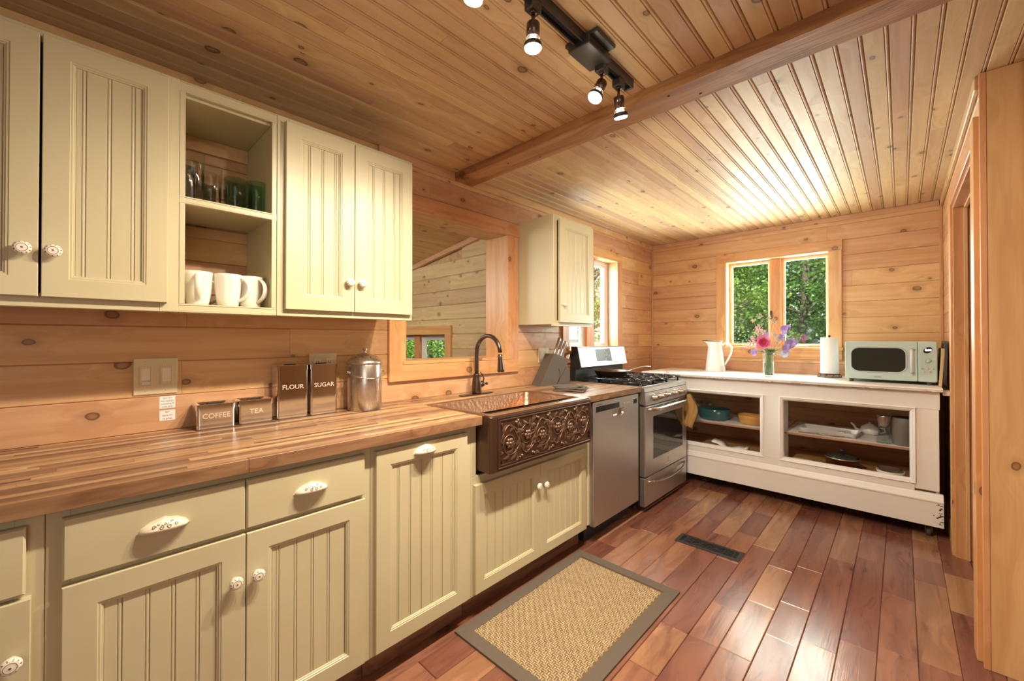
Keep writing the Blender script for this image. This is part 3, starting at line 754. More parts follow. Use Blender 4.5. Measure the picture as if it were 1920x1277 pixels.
# open cabinet
c = thing('open_shelf_cabinet', 'open sage wall cabinet holding glasses above white mugs', 'cabinet', (XU/2, .358, U0), 'sage wall cabinets')
b = MB(); b.box(.0015, XU-.001, .4835, .499, U0+.028, U1-.03, .0008); obj('side_panel', b, 'sage', c)
b = MB(); b.box(.0015, XU-.001, .2175, .232, U0+.028, U1-.03, .0008); obj('side_panel', b, 'sage', c)
b = MB(); b.box(.0015, XU-.02, .2325, .483, U1-.045, U1-.032, .0008); obj('top_panel', b, 'sage', c)
def shelf_lip(name, z0, z1):
    b = MB(); pr = [(XU-.019, z0), (XU-.003, z0), (XU, z0+.002), (XU, z0+.0045), (XU-.0025, z0+.0055), (XU-.0015, z0+.0068), (XU-.0015, z1-.0068), (XU-.0025, z1-.0055), (XU, z1-.0045), (XU, z1-.002), (XU-.003, z1), (XU-.019, z1)]
    b.prism(pr, 'Y', .2170, .4995); return b
for nm, z0, z1 in (('shelf', 1.696, 1.721), ('bottom_shelf', 1.344, 1.373)):
    b = shelf_lip(nm, z0, z1); s_ = obj(nm, b, 'sage', c)
    b = MB(); b.box(.0015, XU-.0195, .2325, .483, z1-.018, z1-.0008); obj('shelf_board', b, 'sage', s_)
b = shelf_lip('x', U1-.036, U1); obj('top_rail', b, 'sage', c)
b = MB(); b.box(.0015, .016, .2325, .483, U1-.10, U1-.046, .001); obj('hanging_rail', b, 'pine_y', c)
b = MB(); b.box(.0015, .014, .2325, .483, 1.655, 1.6955, .001); obj('hanging_rail', b, 'pine_y', c)
c = wall_cab(.5005, 1.078, 'sage wall cabinet with two doors right of the open shelves')
face_frame(c, .5005, 1.078, U0, U1, XU, [(.5005, .54), (1.04, 1.078)], [(U0, U0+.038, .54, 1.04), (U1-.035, U1, .54, 1.04)])
d = rail_door(c, .525, .7885, 1.370, 2.073, XU, stile=.052, first=.026); knob_at(d, .35, .763, 1.492)
d = rail_door(c, .791, 1.068, 1.370, 2.073, XU, stile=.052, first=.026); knob_at(d, .35, .8165, 1.492)
c = wall_cab(2.165, 2.63, 'small single-door sage wall cabinet between opening and window')
face_frame(c, 2.165, 2.63, U0, U1, XU, [(2.165, 2.205), (2.59, 2.63)], [(U0, U0+.038, 2.205, 2.59), (U1-.035, U1, 2.205, 2.59)])
d = rail_door(c, 2.216, 2.622, 1.370, 2.073, XU, stile=.057, first=.03); knob_at(d, .35, 2.245, 1.49, .016)

# ================================================================ WORKTOP
WT = thing('butcher_block_worktop', 'long oiled butcher-block worktop along the left wall', 'worktop', (.33, .6, .876))
ZW0, ZW = .8765, .915
def staves(y0, y1, x0, x1):
    x = x0
    while x < x1 - .004:
        w = min(random.choice((.018, .022, .026, .030, .034)), x1-x)
        if x1-x-w < .01: w = x1-x
        y = y0 - random.random()*.4
        while y < y1 - .001:
            L = random.uniform(.35, .85); a, c_ = max(y, y0), min(y+L, y1)
            if y1-c_ < .08: c_ = y1
            if c_-a > .004:
                b = MB(); b.box(x+.0001, x+w-.0001, a+.0001, c_-.0001, ZW0+.004, ZW-random.uniform(0, .0003), .0006); obj('stave', b, 'stave', WT)
            y = c_ if c_ == y1 else y+L
        x += w
SY0, SY1 = 1.2365, 2.0475
staves(-.75, SY0, .0008, .625); staves(SY0, SY1, .0008, .205); staves(SY1, 2.776, .0008, .625)
cuts = [-.75, .335, SY0]
for a, c_ in zip(cuts, cuts[1:]):
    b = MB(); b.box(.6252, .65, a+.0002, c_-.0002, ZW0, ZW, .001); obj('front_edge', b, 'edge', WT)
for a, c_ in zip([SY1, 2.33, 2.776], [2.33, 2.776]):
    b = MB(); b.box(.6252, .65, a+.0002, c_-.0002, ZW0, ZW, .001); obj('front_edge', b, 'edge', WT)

# ================================================================ SINK
SK = thing('copper_farmhouse_sink', 'hammered copper farmhouse sink with a dark carved vine apron', 'sink', (.45, 1.642, .66))
sy0, sy1 = 1.239, 2.045; AX = .70; az0 = .662; sz = .9185
def rrp(x0, x1, y0, y1, r, z, n=5): return [(p[0], p[1], z) for p in rr((x0+x1)/2, (y0+y1)/2, x1-x0, y1-y0, r, n)]
b = MB()
b.loops([rrp(.207, .668, sy0+.002, sy1-.002, .02, .72), rrp(.207, .668, sy0+.002, sy1-.002, .02, sz-.002), rrp(.209, .666, sy0+.004, sy1-.004, .02, sz),
         rrp(.228, .652, 1.272, 2.012, .03, sz), rrp(.232, .648, 1.278, 2.006, .034, sz-.006), rrp(.238, .642, 1.286, 1.998, .04, .735), rrp(.25, .63, 1.30, 1.984, .04, .726), rrp(.40, .48, 1.60, 1.68, .035, .722)], (True, True), False)
for i in range(len(b.sm)): b.sm[i] = True
basin = obj('basin', b, 'copper', SK)
b = MB(); b.lathe([(.045, 0), (.043, .004), (.03, .003), (.028, .001)], (.44, 1.64, .7225), (0, 0, 1), 20); obj('drain', b, 'bronze', SK)
# apron box with rounded corners
b = MB()
def apr(z, ins=0): return [(p[0], p[1], z) for p in rr((.59+AX)/2, (sy0+sy1)/2, AX-.59-2*ins, sy1-sy0-2*ins, .016, 5)]
b.loops([apr(az0, .006), apr(az0+.006), apr(sz-.008), apr(sz-.001, .004)], (True, False)); obj('apron', b, 'patina', SK)
b = MB(); b.box(.652, AX-.001, sy0+.005, sy1-.004, sz-.004, sz+.0012, .0012); obj('front_rim', b, 'copper', SK)
ap = MB()   # frame mouldings of the apron
yA, yB, zA, zB = sy0+.042, sy1-.012, az0+.012, sz-.012
frame_ring(ap, 'X', AX, 1, yA, yB, zA, zB, [(0, -.001), (.001, .0035), (.005, .0045), (.0085, .0018), (.011, .0018), (.0145, .004), (.018, .0035), (.020, -.001)]); obj('apron_moulding', ap, 'patina', SK)
# carved vine: scrolls, leaves and flowers in relief, mirrored about the middle
re = MB(); px = AX
def vine(pts, r): re.tube([(px+.001, p[0], p[1]) for p in pts], r, 6)
def leaf(cy, cz, L, W, a, hgt=.008):
    vs = [(px+.002, cy, cz)]; n = 8
    ca, sa = math.cos(a), math.sin(a)
    mid = [(L*t/6) for t in range(7)]; ring_a = []; ring_b = []; sp_ = []
    for i, m in enumerate(mid):
        w = W*math.sin(PI*min(1, (i+.35)/6.6))**.8
        bend = .18*L*math.sin(PI*i/6)
        for sgn, L_ in ((1, ring_a), (0, sp_), (-1, ring_b)):
            u, v = m, bend + sgn*w
            L_.append((px+(.0006 if sgn else hgt*math.sin(PI*(i+.6)/7.2)), cy+u*ca-v*sa, cz+u*sa+v*ca))
    b0 = ring_a + sp_ + ring_b; fs = []
    for i in range(6):
        fs += [(i, i+1, 7+i+1, 7+i), (7+i, 7+i+1, 14+i+1, 14+i)]
    re.add(b0, fs, True)
def flower(cy, cz, r):
    for i in range(6):
        a = 2*PI*i/6; re.ball((px+.003, cy+r*.62*math.cos(a), cz+r*.62*math.sin(a)), r*.4, 8, 5, (.75, 1, 1))
    re.ball((px+.006, cy, cz), r*.34, 8, 5)
zc = (zA+zB)/2; yc = (yA+yB)/2; HW = (yB-yA)/2-.022; HH = (zB-zA)/2-.022
def spiral(cy, cz, r0, a0, turns, s, r=.0036):
    vine([(cy + r0*(1-.72*t/22)*math.cos(a0+s*turns*2*PI*t/22), cz + r0*(1-.72*t/22)*math.sin(a0+s*turns*2*PI*t/22)) for t in range(23)], r)
nseg = 60
for i0 in (0,):
    vine([(yc-HW+2*HW*t/nseg, zc+HH*.78*math.sin(2*PI*3*t/nseg-PI/2*0+.1)) for t in range(nseg+1)], .0034)
NS = 6
for i in range(NS):
    cy = yc-HW+2*HW*(i+.5)/NS; up = 1 if i % 2 else -1; dr_s = up if i < NS/2 else -up
    spiral(cy, zc+up*HH*.08, HH*.80, -up*PI/2, 1.35, dr_s, .0026)
    flower(cy+(.005 if i % 2 else -.004), zc+up*HH*.10, HH*.27)
    for j in range(8):
        a = j*PI/4+i*.7; rr2 = HH*(.50+.10*(j % 2)); leaf(cy+rr2*math.cos(a), zc+up*HH*.08+rr2*math.sin(a), HH*(.40+.12*(j % 3 == 0)), HH*.10, a+dr_s*1.15, .006)
    for sg in (-1, 1):
        for q_ in range(3):
            leaf(cy+sg*HH*(.70+.16*q_), zc-up*HH*(.82-.22*q_), HH*.48, HH*.12, (PI/2 if up < 0 else -PI/2)+sg*(.3+.5*q_), .007)
        spiral(cy+sg*HH*.88, zc-up*HH*.30, HH*.24, 0, 1.1, sg, .0018)
        re.ball((px+.002, cy+sg*HH*.84, zc+up*HH*.86), HH*.09, 7, 4); re.ball((px+.002, cy+sg*HH*.70, zc+up*HH*.92), HH*.07, 7, 4)
# keep the relief inside the moulding
re.v = [(p[0], min(max(p[1], yA+.021), yB-.021), min(max(p[2], zA+.021), zB-.021)) for p in re.v]
obj('carved_vine', re, 'patina_hi', SK)

# ---- faucet
FC = thing('kitchen_faucet', 'oil-rubbed bronze gooseneck faucet behind the copper sink', 'faucet', (.10, 1.69, .915))
b = MB(); b.loops([[(p[0], p[1], z) for p in rr(.098, 1.69, .055-i, .262-i, .025, 6)] for z, i in ((.9155, 0), (.919, 0), (.922, .006))], (True, True)); obj('deck_plate', b, 'bronze', FC)
b = MB(); b.lathe([(.028, 0), (.030, .012), (.030, .05), (.026, .085), (.020, .105), (.0215, .112), (.0215, .118), (.0165, .124)], (.10, 1.69, .9215), (0, 0, 1), 20); obj('body', b, 'bronze', FC)
b = MB(); q = [(.10, 1.69, 1.04), (.10, 1.69, 1.10), (.10, 1.69, 1.165)]
for t in range(1, 13):
    a = PI - PI*t/12*.98; q.append((.10+.103+.103*math.cos(a), 1.69, 1.172+.103*math.sin(a)*1.02))
b.tube(q, .0125, 12); obj('gooseneck', b, 'bronze', FC)
b = MB(); b.lathe([(.013, 0), (.0145, .01), (.0145, .02), (.0165, .05), (.020, .085), (.021, .098), (.018, .104), (.012, .1045)], (.3055, 1.69, 1.168), (.06, 0, -1), 18); obj('spray_head', b, 'bronze', FC)
b = MB(); b.lathe([(.017, 0), (.019, .02), (.016, .032), (.008, .036)], (.10, 1.712, .975), (.1, 1, .1), 14); b.tube([(.105, 1.735, .985), (.11, 1.742, 1.01), (.105, 1.735, 1.035), (.10, 1.722, 1.05)], .004, 7); b.ball((.112, 1.765, .978), .009); b.tube([(.107, 1.74, .978), (.112, 1.765, .978)], .005, 6); obj('handle_lever', b, 'bronze', FC)
b = MB(); b.tube([(.305+.0165*math.cos(t*PI/8), 1.69+.0165*math.sin(t*PI/8), 1.155) for t in range(16)], .0012, 6, True); obj('brass_ring', b, 'brass', FC)

# ================================================================ DISHWASHER
DW = thing('dishwasher', 'stainless steel dishwasher between sink cabinet and range', 'dishwasher', (.33, 2.44, 0))
b = MB(); b.box(.05, .60, 2.142, 2.738, .10, .872, .002); obj('body', b, 'black', DW)
b = MB(); b.box(.50, .57, 2.16, 2.72, .0, .099, .002); obj('toe_panel', b, 'iron', DW)
b = MB(); b.box(.601, .615, 2.136, 2.744, .12, .874, .002); obj('side_frame', b, 'almond', DW)
py0, py1 = 2.148, 2.733; x0_, x1_ = .616, .65
b = MB()   # door with rounded edge and a scooped handle recess
hy0, hy1, hz0, hz1 = 2.375, 2.515, .755, .797
for r in cut_rects(py0+.004, py1-.004, .115, .870, [(hy0, hy1, hz0, hz1)]): b.box(x0_, x1_, r[0], r[1], r[2], r[3])
b.box(x0_, x1_-.003, py0, py0+.004, .115, .870, .002); b.box(x0_, x1_-.003, py1-.004, py1, .115, .870, .002)
door = obj('door', b, 'steel', DW)
b = MB(); n = 8
rings = []
for (ins, dx) in ((-.004, .001), (0, .001), (.002, -.004), (.006, -.018)):
    q = [(hy0+ins, hz1-ins), (hy0+ins, hz0+.018)] + [(hy0+ins+.018-.018*math.cos(a*PI/2/n), hz0+ins+.018-.018*math.sin(a*PI/2/n)) for a in range(n+1)] + [(hy1-ins-.018+.018*math.sin(a*PI/2/n), hz0+ins+.018-.018*math.cos(a*PI/2/n)) for a in range(n+1)] + [(hy1-ins, hz1-ins)]
    rings.append([(x1_+dx, p[0], p[1]) for p in q])
b.loops(rings, (False, True)); obj('handle_recess', b, 'steel_v', door)
b = MB(); b.box(x1_, x1_+.001, 2.174, 2.46, .807, .842, .0004); obj('control_strip', b, 'iron_gloss', door)
b = MB(); b.box(x1_, x1_+.001, 2.655, 2.705, .807, .842, .0004); obj('display', b, 'iron_gloss', door)
for i in range(5):
    b = MB(); b.lathe([(.0042, 0), (.0035, .0012), (0, .0015)], (x1_, 2.50+i*.032, .825), (1, 0, 0), 10); obj('button', b, 'vinyl' if i % 2 else 'steel_v', door)
b = MB()
for i in range(7): b.box(x1_, x1_+.0006, 2.176+i*.011, 2.183+i*.011, .850, .8545)
obj('status_light_marks', b, 'iron', door)
b = MB()
for a in range(6): b.tube([(x1_+.0003, 2.445, .205), (x1_+.0003, 2.445+.008*math.cos(a*PI/3), .205+.006*math.sin(a*PI/3))], .0005, 4)
obj('etched_mark', b, 'chrome', door)
b = MB()
for i in range(8): b.box(.6152, .6158, 2.137, 2.146, .80-i*.008, .803-i*.008)
obj('side_louvre', b, 'rubber', DW)

# ================================================================ RANGE
RG = thing('gas_range', 'stainless steel gas range with black grates and oven window', 'stove', (.35, 3.185, 0))
ry0, ry1 = 2.792, 3.572
b = MB(); b.box(.03, .625, ry0+.004, ry1-.004, .04, .905, .002); obj('body', b, 'iron', RG)
for (fx, fy) in ((.08, ry0+.05), (.08, ry1-.05), (.56, ry0+.05), (.56, ry1-.05)):
    b = MB(); b.lathe([(.018, 0), (.016, .012), (.01, .016), (.01, .042)], (fx, fy, 0), (0, 0, 1), 10); obj('levelling_foot', b, 'rubber', RG)
b = MB(); b.prism([(.075, .9055), (.645, .9055), (.664, .900), (.668, .872), (.64, .868), (.64, .9), (.075, .9)], 'Y', ry0, ry1); obj('cooktop_edge', b, 'steel', RG)
b = MB(); b.box(.10, .635, ry0+.02, ry1-.02, .9058, .9085, .001); obj('cooktop_pan', b, 'iron_gloss', RG)
b = MB(); b.prism([(.626, .79), (.672, .775), (.676, .78), (.668, .868), (.626, .872)], 'Y', ry0+.001, ry1-.001); obj('control_panel', b, 'steel', RG)
for y in (2.93, 3.05, 3.18, 3.31, 3.43):
    b = MB(); b.lathe([(.026, 0), (.026, .006), (.021, .010), (.019, .034), (.016, .038), (0, .038)], (.671, y, .825), (1, 0, .08), 18); kn = obj('burner_knob', b, 'steel_v', RG)
    b = MB(); b.box(.705, .716, y-.004, y+.004, .809, .845, .002); obj('knob_grip', b, 'chrome', kn)
b = MB(); fr_ = [(0, -.045), (0, -.004), (.003, 0), (.09, 0), (.092, -.003)]
wy0, wy1, wz0, wz1 = 2.925, 3.488, .37, .685
for r in cut_rects(ry0+.006, ry1-.006, .262, .768, [(wy0, wy1, wz0, wz1)]): b.box(.627, .67, r[0], r[1], r[2], r[3])
b.box(.627, .667, ry0+.001, ry0+.006, .262, .768, .002); b.box(.627, .667, ry1-.006, ry1-.001, .262, .768, .002)
od = obj('oven_door', b, 'steel', RG)
b = MB(); b.box(.650, .6685, wy0, wy1, wz0, wz1, .001); obj('oven_window', b, 'oven_glass', od)
b = MB()
for (a, c_) in ((2.84, 2.90), (2.93, 2.955), (2.985, 3.09), (3.12, 3.21), (3.24, 3.35), (3.38, 3.47)): b.box(.6702, .6706, a, c_, .752, .756)
obj('vent_slot', b, 'black', od)
def bow_handle(parent, z, r, bow, y0, y1, sag=.0):
    b = MB(); q = []
    for i in range(17):
        t = i/16; e = math.sin(PI*t)
        q.append((.672+bow*min(1, e*2.2)**.6 if 0 < t < 1 else .671, y0+(y1-y0)*t, z-sag*e))
    b.tube(q, [r*(.75+.35*math.sin(PI*i/16)) for i in range(17)], 10, False, .75, (1, 0, 0)); return obj('handle', b, 'chrome' if False else 'steel_v', parent)
bow_handle(od, .745, .0165, .048, 2.83, 3.535)
b = MB(); frame_ring(b, 'X', .6702, 1, 3.135, 3.205, .286, .336, [(0, -.0005), (.0005, .0015), (.004, .0015), (.0045, -.0005)]); obj('maker_plate', b, 'chrome', od)
b = MB(); b.box(.627, .667, ry0+.001, ry1-.001, .048, .252, .003); wd = obj('warming_drawer', b, 'steel', RG)
b = MB(); q = []
for i in range(17):
    t = i/16; e = math.sin(PI*t); q.append((.668+.032*min(1, e*2)**.6 if 0 < t < 1 else .667, ry0+.05+(ry1-ry0-.09)*t, .222-.030*e))
b.tube(q, [.011*(.7+.3*math.sin(PI*i/16)) for i in range(17)], 8); obj('handle', b, 'steel_v', wd)
# backguard
b = MB(); b.box(.018, .075, ry0+.002, ry1-.002, .906, 1.165, .003); obj('backguard_base', b, 'iron', RG)
b = MB(); b.prism([(.03, 1.02), (.118, 1.022), (.122, 1.028), (.088, 1.184), (.08, 1.192), (.03, 1.192)], 'Y', ry0+.012, ry1-.006)
bg = obj('control_backguard', b, 'steel', RG)
b = MB(); b.prism([(.028, 1.015), (.119, 1.018), (.124, 1.028), (.09, 1.187), (.08, 1.196), (.028, 1.196)], 'Y', ry0, ry0+.0115); obj('end_cap', b, 'iron', bg)
b = MB()
def bgp(y, z, off): return (.122-(z-1.028)*(.034/.156)+off, y, z)
b.add([bgp(3.045, 1.062, .001), bgp(3.30, 1.062, .001), bgp(3.30, 1.17, .001), bgp(3.045, 1.17, .001), bgp(3.045, 1.062, -.002), bgp(3.30, 1.062, -.002), bgp(3.30, 1.17, -.002), bgp(3.045, 1.17, -.002)], [(0, 1, 2, 3), (0, 4, 5, 1), (2, 6, 7, 3), (1, 5, 6, 2), (0, 3, 7, 4)], False); obj('touch_panel', b, 'iron', bg)
b = MB(); rg_ = []
for ins, of in ((-.006, -.001), (-.004, .002), (0, .002), (.001, -.001)):
    rg_.append([bgp(y, z, of) for (y, z) in ((3.045+ins, 1.062+ins), (3.30-ins, 1.062+ins), (3.30-ins, 1.17-ins), (3.045+ins, 1.17-ins))])
b.loops(rg_, (False, False)); obj('panel_bezel', b, 'chrome', bg)
for i in range(4):
    for j in range(3):
        b = MB(); p = bgp(3.205+j*.03, 1.08+i*.024, .0015); b.lathe([(.005, 0), (.004, .0008), (0, .001)], p, (1, 0, .22), 8, 1, 1); obj('touch_key', b, 'vent' if (i+j) % 3 else 'steel_v', bg)
# burners and grates
for (bx, by, br) in ((.24, 2.97, .035), (.50, 2.97, .045), (.24, 3.40, .03), (.50, 3.40, .045), (.37, 3.185, .04)):
    b = MB(); b.lathe([(br*1.25, 0), (br*1.2, .010), (br, .013), (br*.95, .018), (br*.2, .021), (0, .021)], (bx, by, .9088), (0, 0, 1), 18); obj('burner_cap', b, 'iron', RG)
def grate(y0, y1):
    b = MB(); z = .943; r = .0055
    q = rr(.37, (y0+y1)/2, .50, y1-y0, .02, 3); b.tube([(p[0], p[1], z) for p in q], r, 6, True)
    cy = (y0+y1)/2
    for fx in (.24, .50):
        for a in range(8):
            ca, sa = math.cos(a*PI/4+PI/8*0), math.sin(a*PI/4)
            L = .115
            p1 = (fx+L*ca*1.0, max(y0, min(y1, cy+L*sa)), z+.003); b.tube([(fx+.028*ca, cy+.028*sa, z+.004), p1], r*.8, 5)
        b.tube([(fx+.125, y0, z), (fx+.125, y1, z)], r, 6)
    b.tube([(.115, y0, z), (.115, y1, z)], r, 6)
    for (fx, fy) in ((.13, y0+.005), (.13, y1-.005), (.61, y0+.005), (.61, y1-.005)): b.tube([(fx, fy, .9086), (fx, fy, z)], r*1.1, 6)
    for i in range(6): b.tube([(.617, y0+(y1-y0)*(i+.5)/6, z-.01), (.617, y0+(y1-y0)*(i+.5)/6, z+.008)], r*.9, 6)
    return obj('grate', b, 'iron_gloss', RG)
gw = (ry1-ry0-.05)/3
for i in range(3): grate(ry0+.025+gw*i+.003, ry0+.025+gw*(i+1)-.003)
# ---- skillet on the back left burner
SKL = thing('skillet', 'dark frying pan with long handle on the back burner', 'frying pan', (.27, 3.02, .952))
b = MB(); b.lathe([(0, 0), (.105, 0), (.118, .006), (.142, .045), (.1435, .047), (.139, .046), (.115, .010), (.10, .005), (0, .005)], (.27, 3.02, .952), (0, 0, 1), 32, cap=False); obj('pan', b, 'bronze', SKL)
b = MB(); b.tube([(.27+.1, 3.12, .990), (.385, 3.165, 1.005), (.42, 3.24, 1.022), (.44, 3.30, 1.026), (.452, 3.345, 1.022)], [.008, .008, .009, .011, .009], 8, False, .6, (0, 0, 1)); obj('handle', b, 'steel', SKL)

# ================================================================ TRACK LIGHT
TK = thing('track_light', 'dark metal ceiling track with power box and four lamp heads', 'track light', (1.225, .9, ZC))
b = MB(); b.box(1.207, 1.213, .30, 1.496, 2.250, ZC-.0005, .001); b.box(1.237, 1.243, .30, 1.496, 2.250, ZC-.0005, .001); b.box(1.213, 1.237, .30, 1.496, 2.268, ZC-.0005); obj('rail', b, 'darkmetal', TK)
b = MB(); b.box(1.214, 1.236, .30, 1.49, 2.2645, 2.2675); obj('rail_conductor', b, 'black', TK)
b = MB(); b.box(1.205, 1.245, 1.490, 1.500, 2.248, ZC-.0005, .002); obj('end_cap', b, 'darkmetal', TK)
b = MB(); b.box(1.160, 1.290, 1.158, 1.278, 2.2695, ZC-.0006, .003); b.box(1.178, 1.264, 1.150, 1.288, 2.240, 2.2695, .003); obj('power_box', b, 'darkmetal', TK)
HEADS = [(1.225, .690, (-.16, -.02, -1), .115), (1.225, .912, (-.0, -.015, -1), .10), (1.225, 1.293, (-.15, -.50, -1), .085), (1.225, 1.415, (-.02, .30, -1), .085)]
for i, (hx, hy, dv, hl) in enumerate(HEADS):
    h = MB(); h.box(hx-.017, hx+.017, hy-.022, hy+.022, 2.219, 2.2495, .003); ad = obj('lamp_head', h, 'darkmetal', TK)
    b = MB(); b.tube([(hx, hy, 2.22), (hx, hy, 2.184 if i != 3 else 2.178)], .0052, 8); b.lathe([(.011, 0), (.011, .006), (.006, .008)], (hx, hy, 2.221), (0, 0, -1), 12); obj('stem', b, 'darkbrown', ad)
    D = Vector(dv).normalized(); p0 = Vector((hx, hy, 2.184 if i else 2.199)) ; L = hl
    b = MB(); b.lathe([(.004, -.004), (.0185, -.002), (.0195, 0), (.0195, .042), (.0185, .042), (.0185, .005)], p0, D, 20, cap=False); obj('socket_can', b, 'darkbrown', ad)
    c0 = p0 + D*(.036)
    b = MB(); b.lathe([(.009, 0), (.012, .010), (.022, .028), (.0245, .034), (.0235, .038), (0, .0385)], c0, D, 20); b.cur = 0
    bl = obj('bulb', b, 'bulb', ad)
    b = MB(); b.lathe([(.0222, .019), (.0262, .024), (.0268, .036), (.0258, .036)], c0, D, 20, cap=False)
    u = D.orthogonal().normalized(); v = D.cross(u)
    for a in range(3):
        w_ = u*math.cos(a*2*PI/3+.6) + v*math.sin(a*2*PI/3+.6)
        b.tube([p0+D*.040+w_*.019, c0+D*.014+w_*.0215, c0+D*.030+w_*.0262], .0013, 5)
    obj('bulb_cage', b, 'darkmetal', ad)
    light('track_lamp_light', 'SPOT', c0 + D*.046, (36, 46, 34, 62)[i], (1, .84, .64), spot_size=math.radians(165), spot_blend=.7, shadow_soft_size=.022, aim=tuple(c0 + (D*1.0 if i < 3 else Vector((0, .55, -.8)))))

# ================================================================ ON THE WORKTOP
def can_body(t, y0, y1, x0, x1, z0, z1):
    cx, cy, w, d = (x0+x1)/2, (y0+y1)/2, x1-x0, y1-y0
    def R(z, i=0): return [(p[0], p[1], z) for p in rr(cx, cy, w-2*i, d-2*i, .010, 4)]
    b = MB(); b.loops([R(z0, .002), R(z0+.003), R(z1-.02)], (True, True)); [b.sm.__setitem__(i, False) for i in range(len(b.sm))]; obj('body', b, 'chrome', t)
    b = MB(); b.loops([R(z1-.022, -.0018), R(z1-.003, -.0018), R(z1, .0005), R(z1, .004), R(z1-.010, .016), R(z1-.010, .03)], (False, True)); l = obj('lid', b, 'chrome', t)
    b = MB(); b.box(cx-.006, cx+.012, cy-.022, cy+.022, z1-.0098, z1+.002, .001); obj('lid_grip', b, 'iron', l)
names = [('coffee', 'COFFEE', .302, .423, .006, .100, 1.010, 'low square chromed canister lettered COFFEE'), ('tea', 'TEA', .437, .560, .004, .094, 1.012, 'low square chromed canister lettered TEA'),
         ('flour', 'FLOUR', .576, .700, .004, .091, 1.146, 'tall square chromed canister lettered FLOUR'), ('sugar', 'SUGAR', .711, .829, .004, .093, 1.146, 'tall square chromed canister lettered SUGAR')]
for nm, tx, y0, y1, x0, x1, z1, lb in names:
    t = thing('canister', lb, 'canister', ((x0+x1)/2, (y0+y1)/2, .9155), 'chrome canister set'); can_body(t, y0, y1, x0, x1, .9155, z1)
    zt = .965 if z1 < 1.1 else 1.050
    text('embossed_lettering', tx, .027, (x1+.0004, (y0+y1)/2, zt), (0, 1, 0), (0, 0, 1), 'lettering', t, .0009, .95 if len(tx) > 5 else 1.05)
t = thing('compost_pail', 'round brushed steel pail with domed lid and wire handle', 'pail', (.092, .965, .9155))
R_ = .080
b = MB(); b.lathe([(R_-.003, 0), (R_, .004), (R_, .218), (R_-.002, .222)], (.092, .965, .9155), (0, 0, 1), 36); obj('body', b, 'steel_v', t)
b = MB(); b.lathe([(R_+.003, 0), (R_+.004, .004), (R_+.003, .010), (R_-.006, .020), (.050, .040), (.022, .050), (0, .053)], (.092, .965, 1.1378), (0, 0, 1), 36); l = obj('lid', b, 'steel_v', t)
b = MB(); b.lathe([(.010, 0), (.006, .004), (.006, .012), (.011, .016), (.012, .020), (.008, .024), (0, .025)], (.092, .965, 1.189), (0, 0, 1), 14); obj('lid_knob', b, 'chrome', l)
for i in range(10):
    a = 2*PI*i/10; b = MB(); b.lathe([(.0026, 0), (.0022, .0008), (0, .001)], (.092+.058*math.cos(a), .965+.058*math.sin(a), 1.1725), (.3*math.cos(a), .3*math.sin(a), 1), 8); obj('vent_hole', b, 'iron', l)
for s in (-1, 1):
    b = MB(); b.lathe([(.010, 0), (.010, .003), (.005, .005), (.005, .010), (.008, .013), (0, .014)], (.10, .965+s*R_, 1.100), (0, s, 0), 12); obj('handle_lug', b, 'chrome', t)
b = MB(); b.tube([(.10+.082*math.sin(PI*i/18)*.98, .965-.092*math.cos(PI*i/18), 1.100-.030*math.sin(PI*i/18)) for i in range(19)], .0026, 8); obj('wire_handle', b, 'steel_v', t)
# switch plate, outlet, handwritten notes
t = thing('switch_plate', 'almond plastic plate with two dimmer switches on the wall', 'light switch', (.003, .194, 1.052))
b = MB(); b.box(.0005, .006, .132, .257, 1.054, 1.188, .0025); pl = obj('plate', b, 'almond', t)
for cy in (.166, .224):
    b = MB(); frame_ring(b, 'X', .006, 1, cy-.018, cy+.018, 1.085, 1.158, [(0, -.0005), (.0005, .001), (.002, .0016), (.0035, .0016), (.004, .0006)]); b.add([(.0065, cy-.0145, 1.0885), (.0065, cy+.0145, 1.0885), (.0065, cy+.0145, 1.1545), (.0065, cy-.0145, 1.1545)], [(0, 1, 2, 3)], False); sw_ = obj('dimmer', b, 'almond', t)
    b = MB(); zz = 1.092 if cy < .2 else 1.100; b.box(.0066, .0095, cy-.0125, cy+.0125, zz, zz+.010, .001); obj('slider', b, 'ivory', sw_)
    b = MB(); b.box(.0062, .0072, cy-.0125, cy+.0125, 1.108, 1.150, .0005); obj('rocker', b, 'ivory', sw_)
    for zz in (1.068, 1.175): b = MB(); b.lathe([(.0028, 0), (.002, .0008), (0, .001)], (.006, cy, zz), (1, 0, 0), 8); obj('screw', b, 'almond', t)
t = thing('wall_outlet', 'almond double outlet plate behind the SUGAR canister', 'outlet', (.003, .80, 1.07))
b = MB(); b.box(.0005, .006, .736, .863, 1.072, 1.191, .0025); obj('plate', b, 'almond', t)
for cy in (.772, .829):
    b = MB(); b.box(.006, .0078, cy-.016, cy+.016, 1.098, 1.165, .001); r_ = obj('receptacle', b, 'ivory', t)
    for dy in (-.005, .005):
        b = MB(); b.box(.0078, .0081, cy+dy-.0012, cy+dy+.0012, 1.146, 1.156); obj('slot', b, 'iron', r_)
t = thing('wall_outlet', 'almond outlet plate on the wall behind the knife block', 'outlet', (.003, 2.46, 1.07))
b = MB(); b.box(.0005, .006, 2.40, 2.525, 1.075, 1.190, .0025); obj('plate', b, 'almond', t)
for cy in (2.435, 2.49):
    b = MB(); b.box(.006, .0078, cy-.016, cy+.016, 1.10, 1.165, .001); obj('receptacle', b, 'ivory', t)
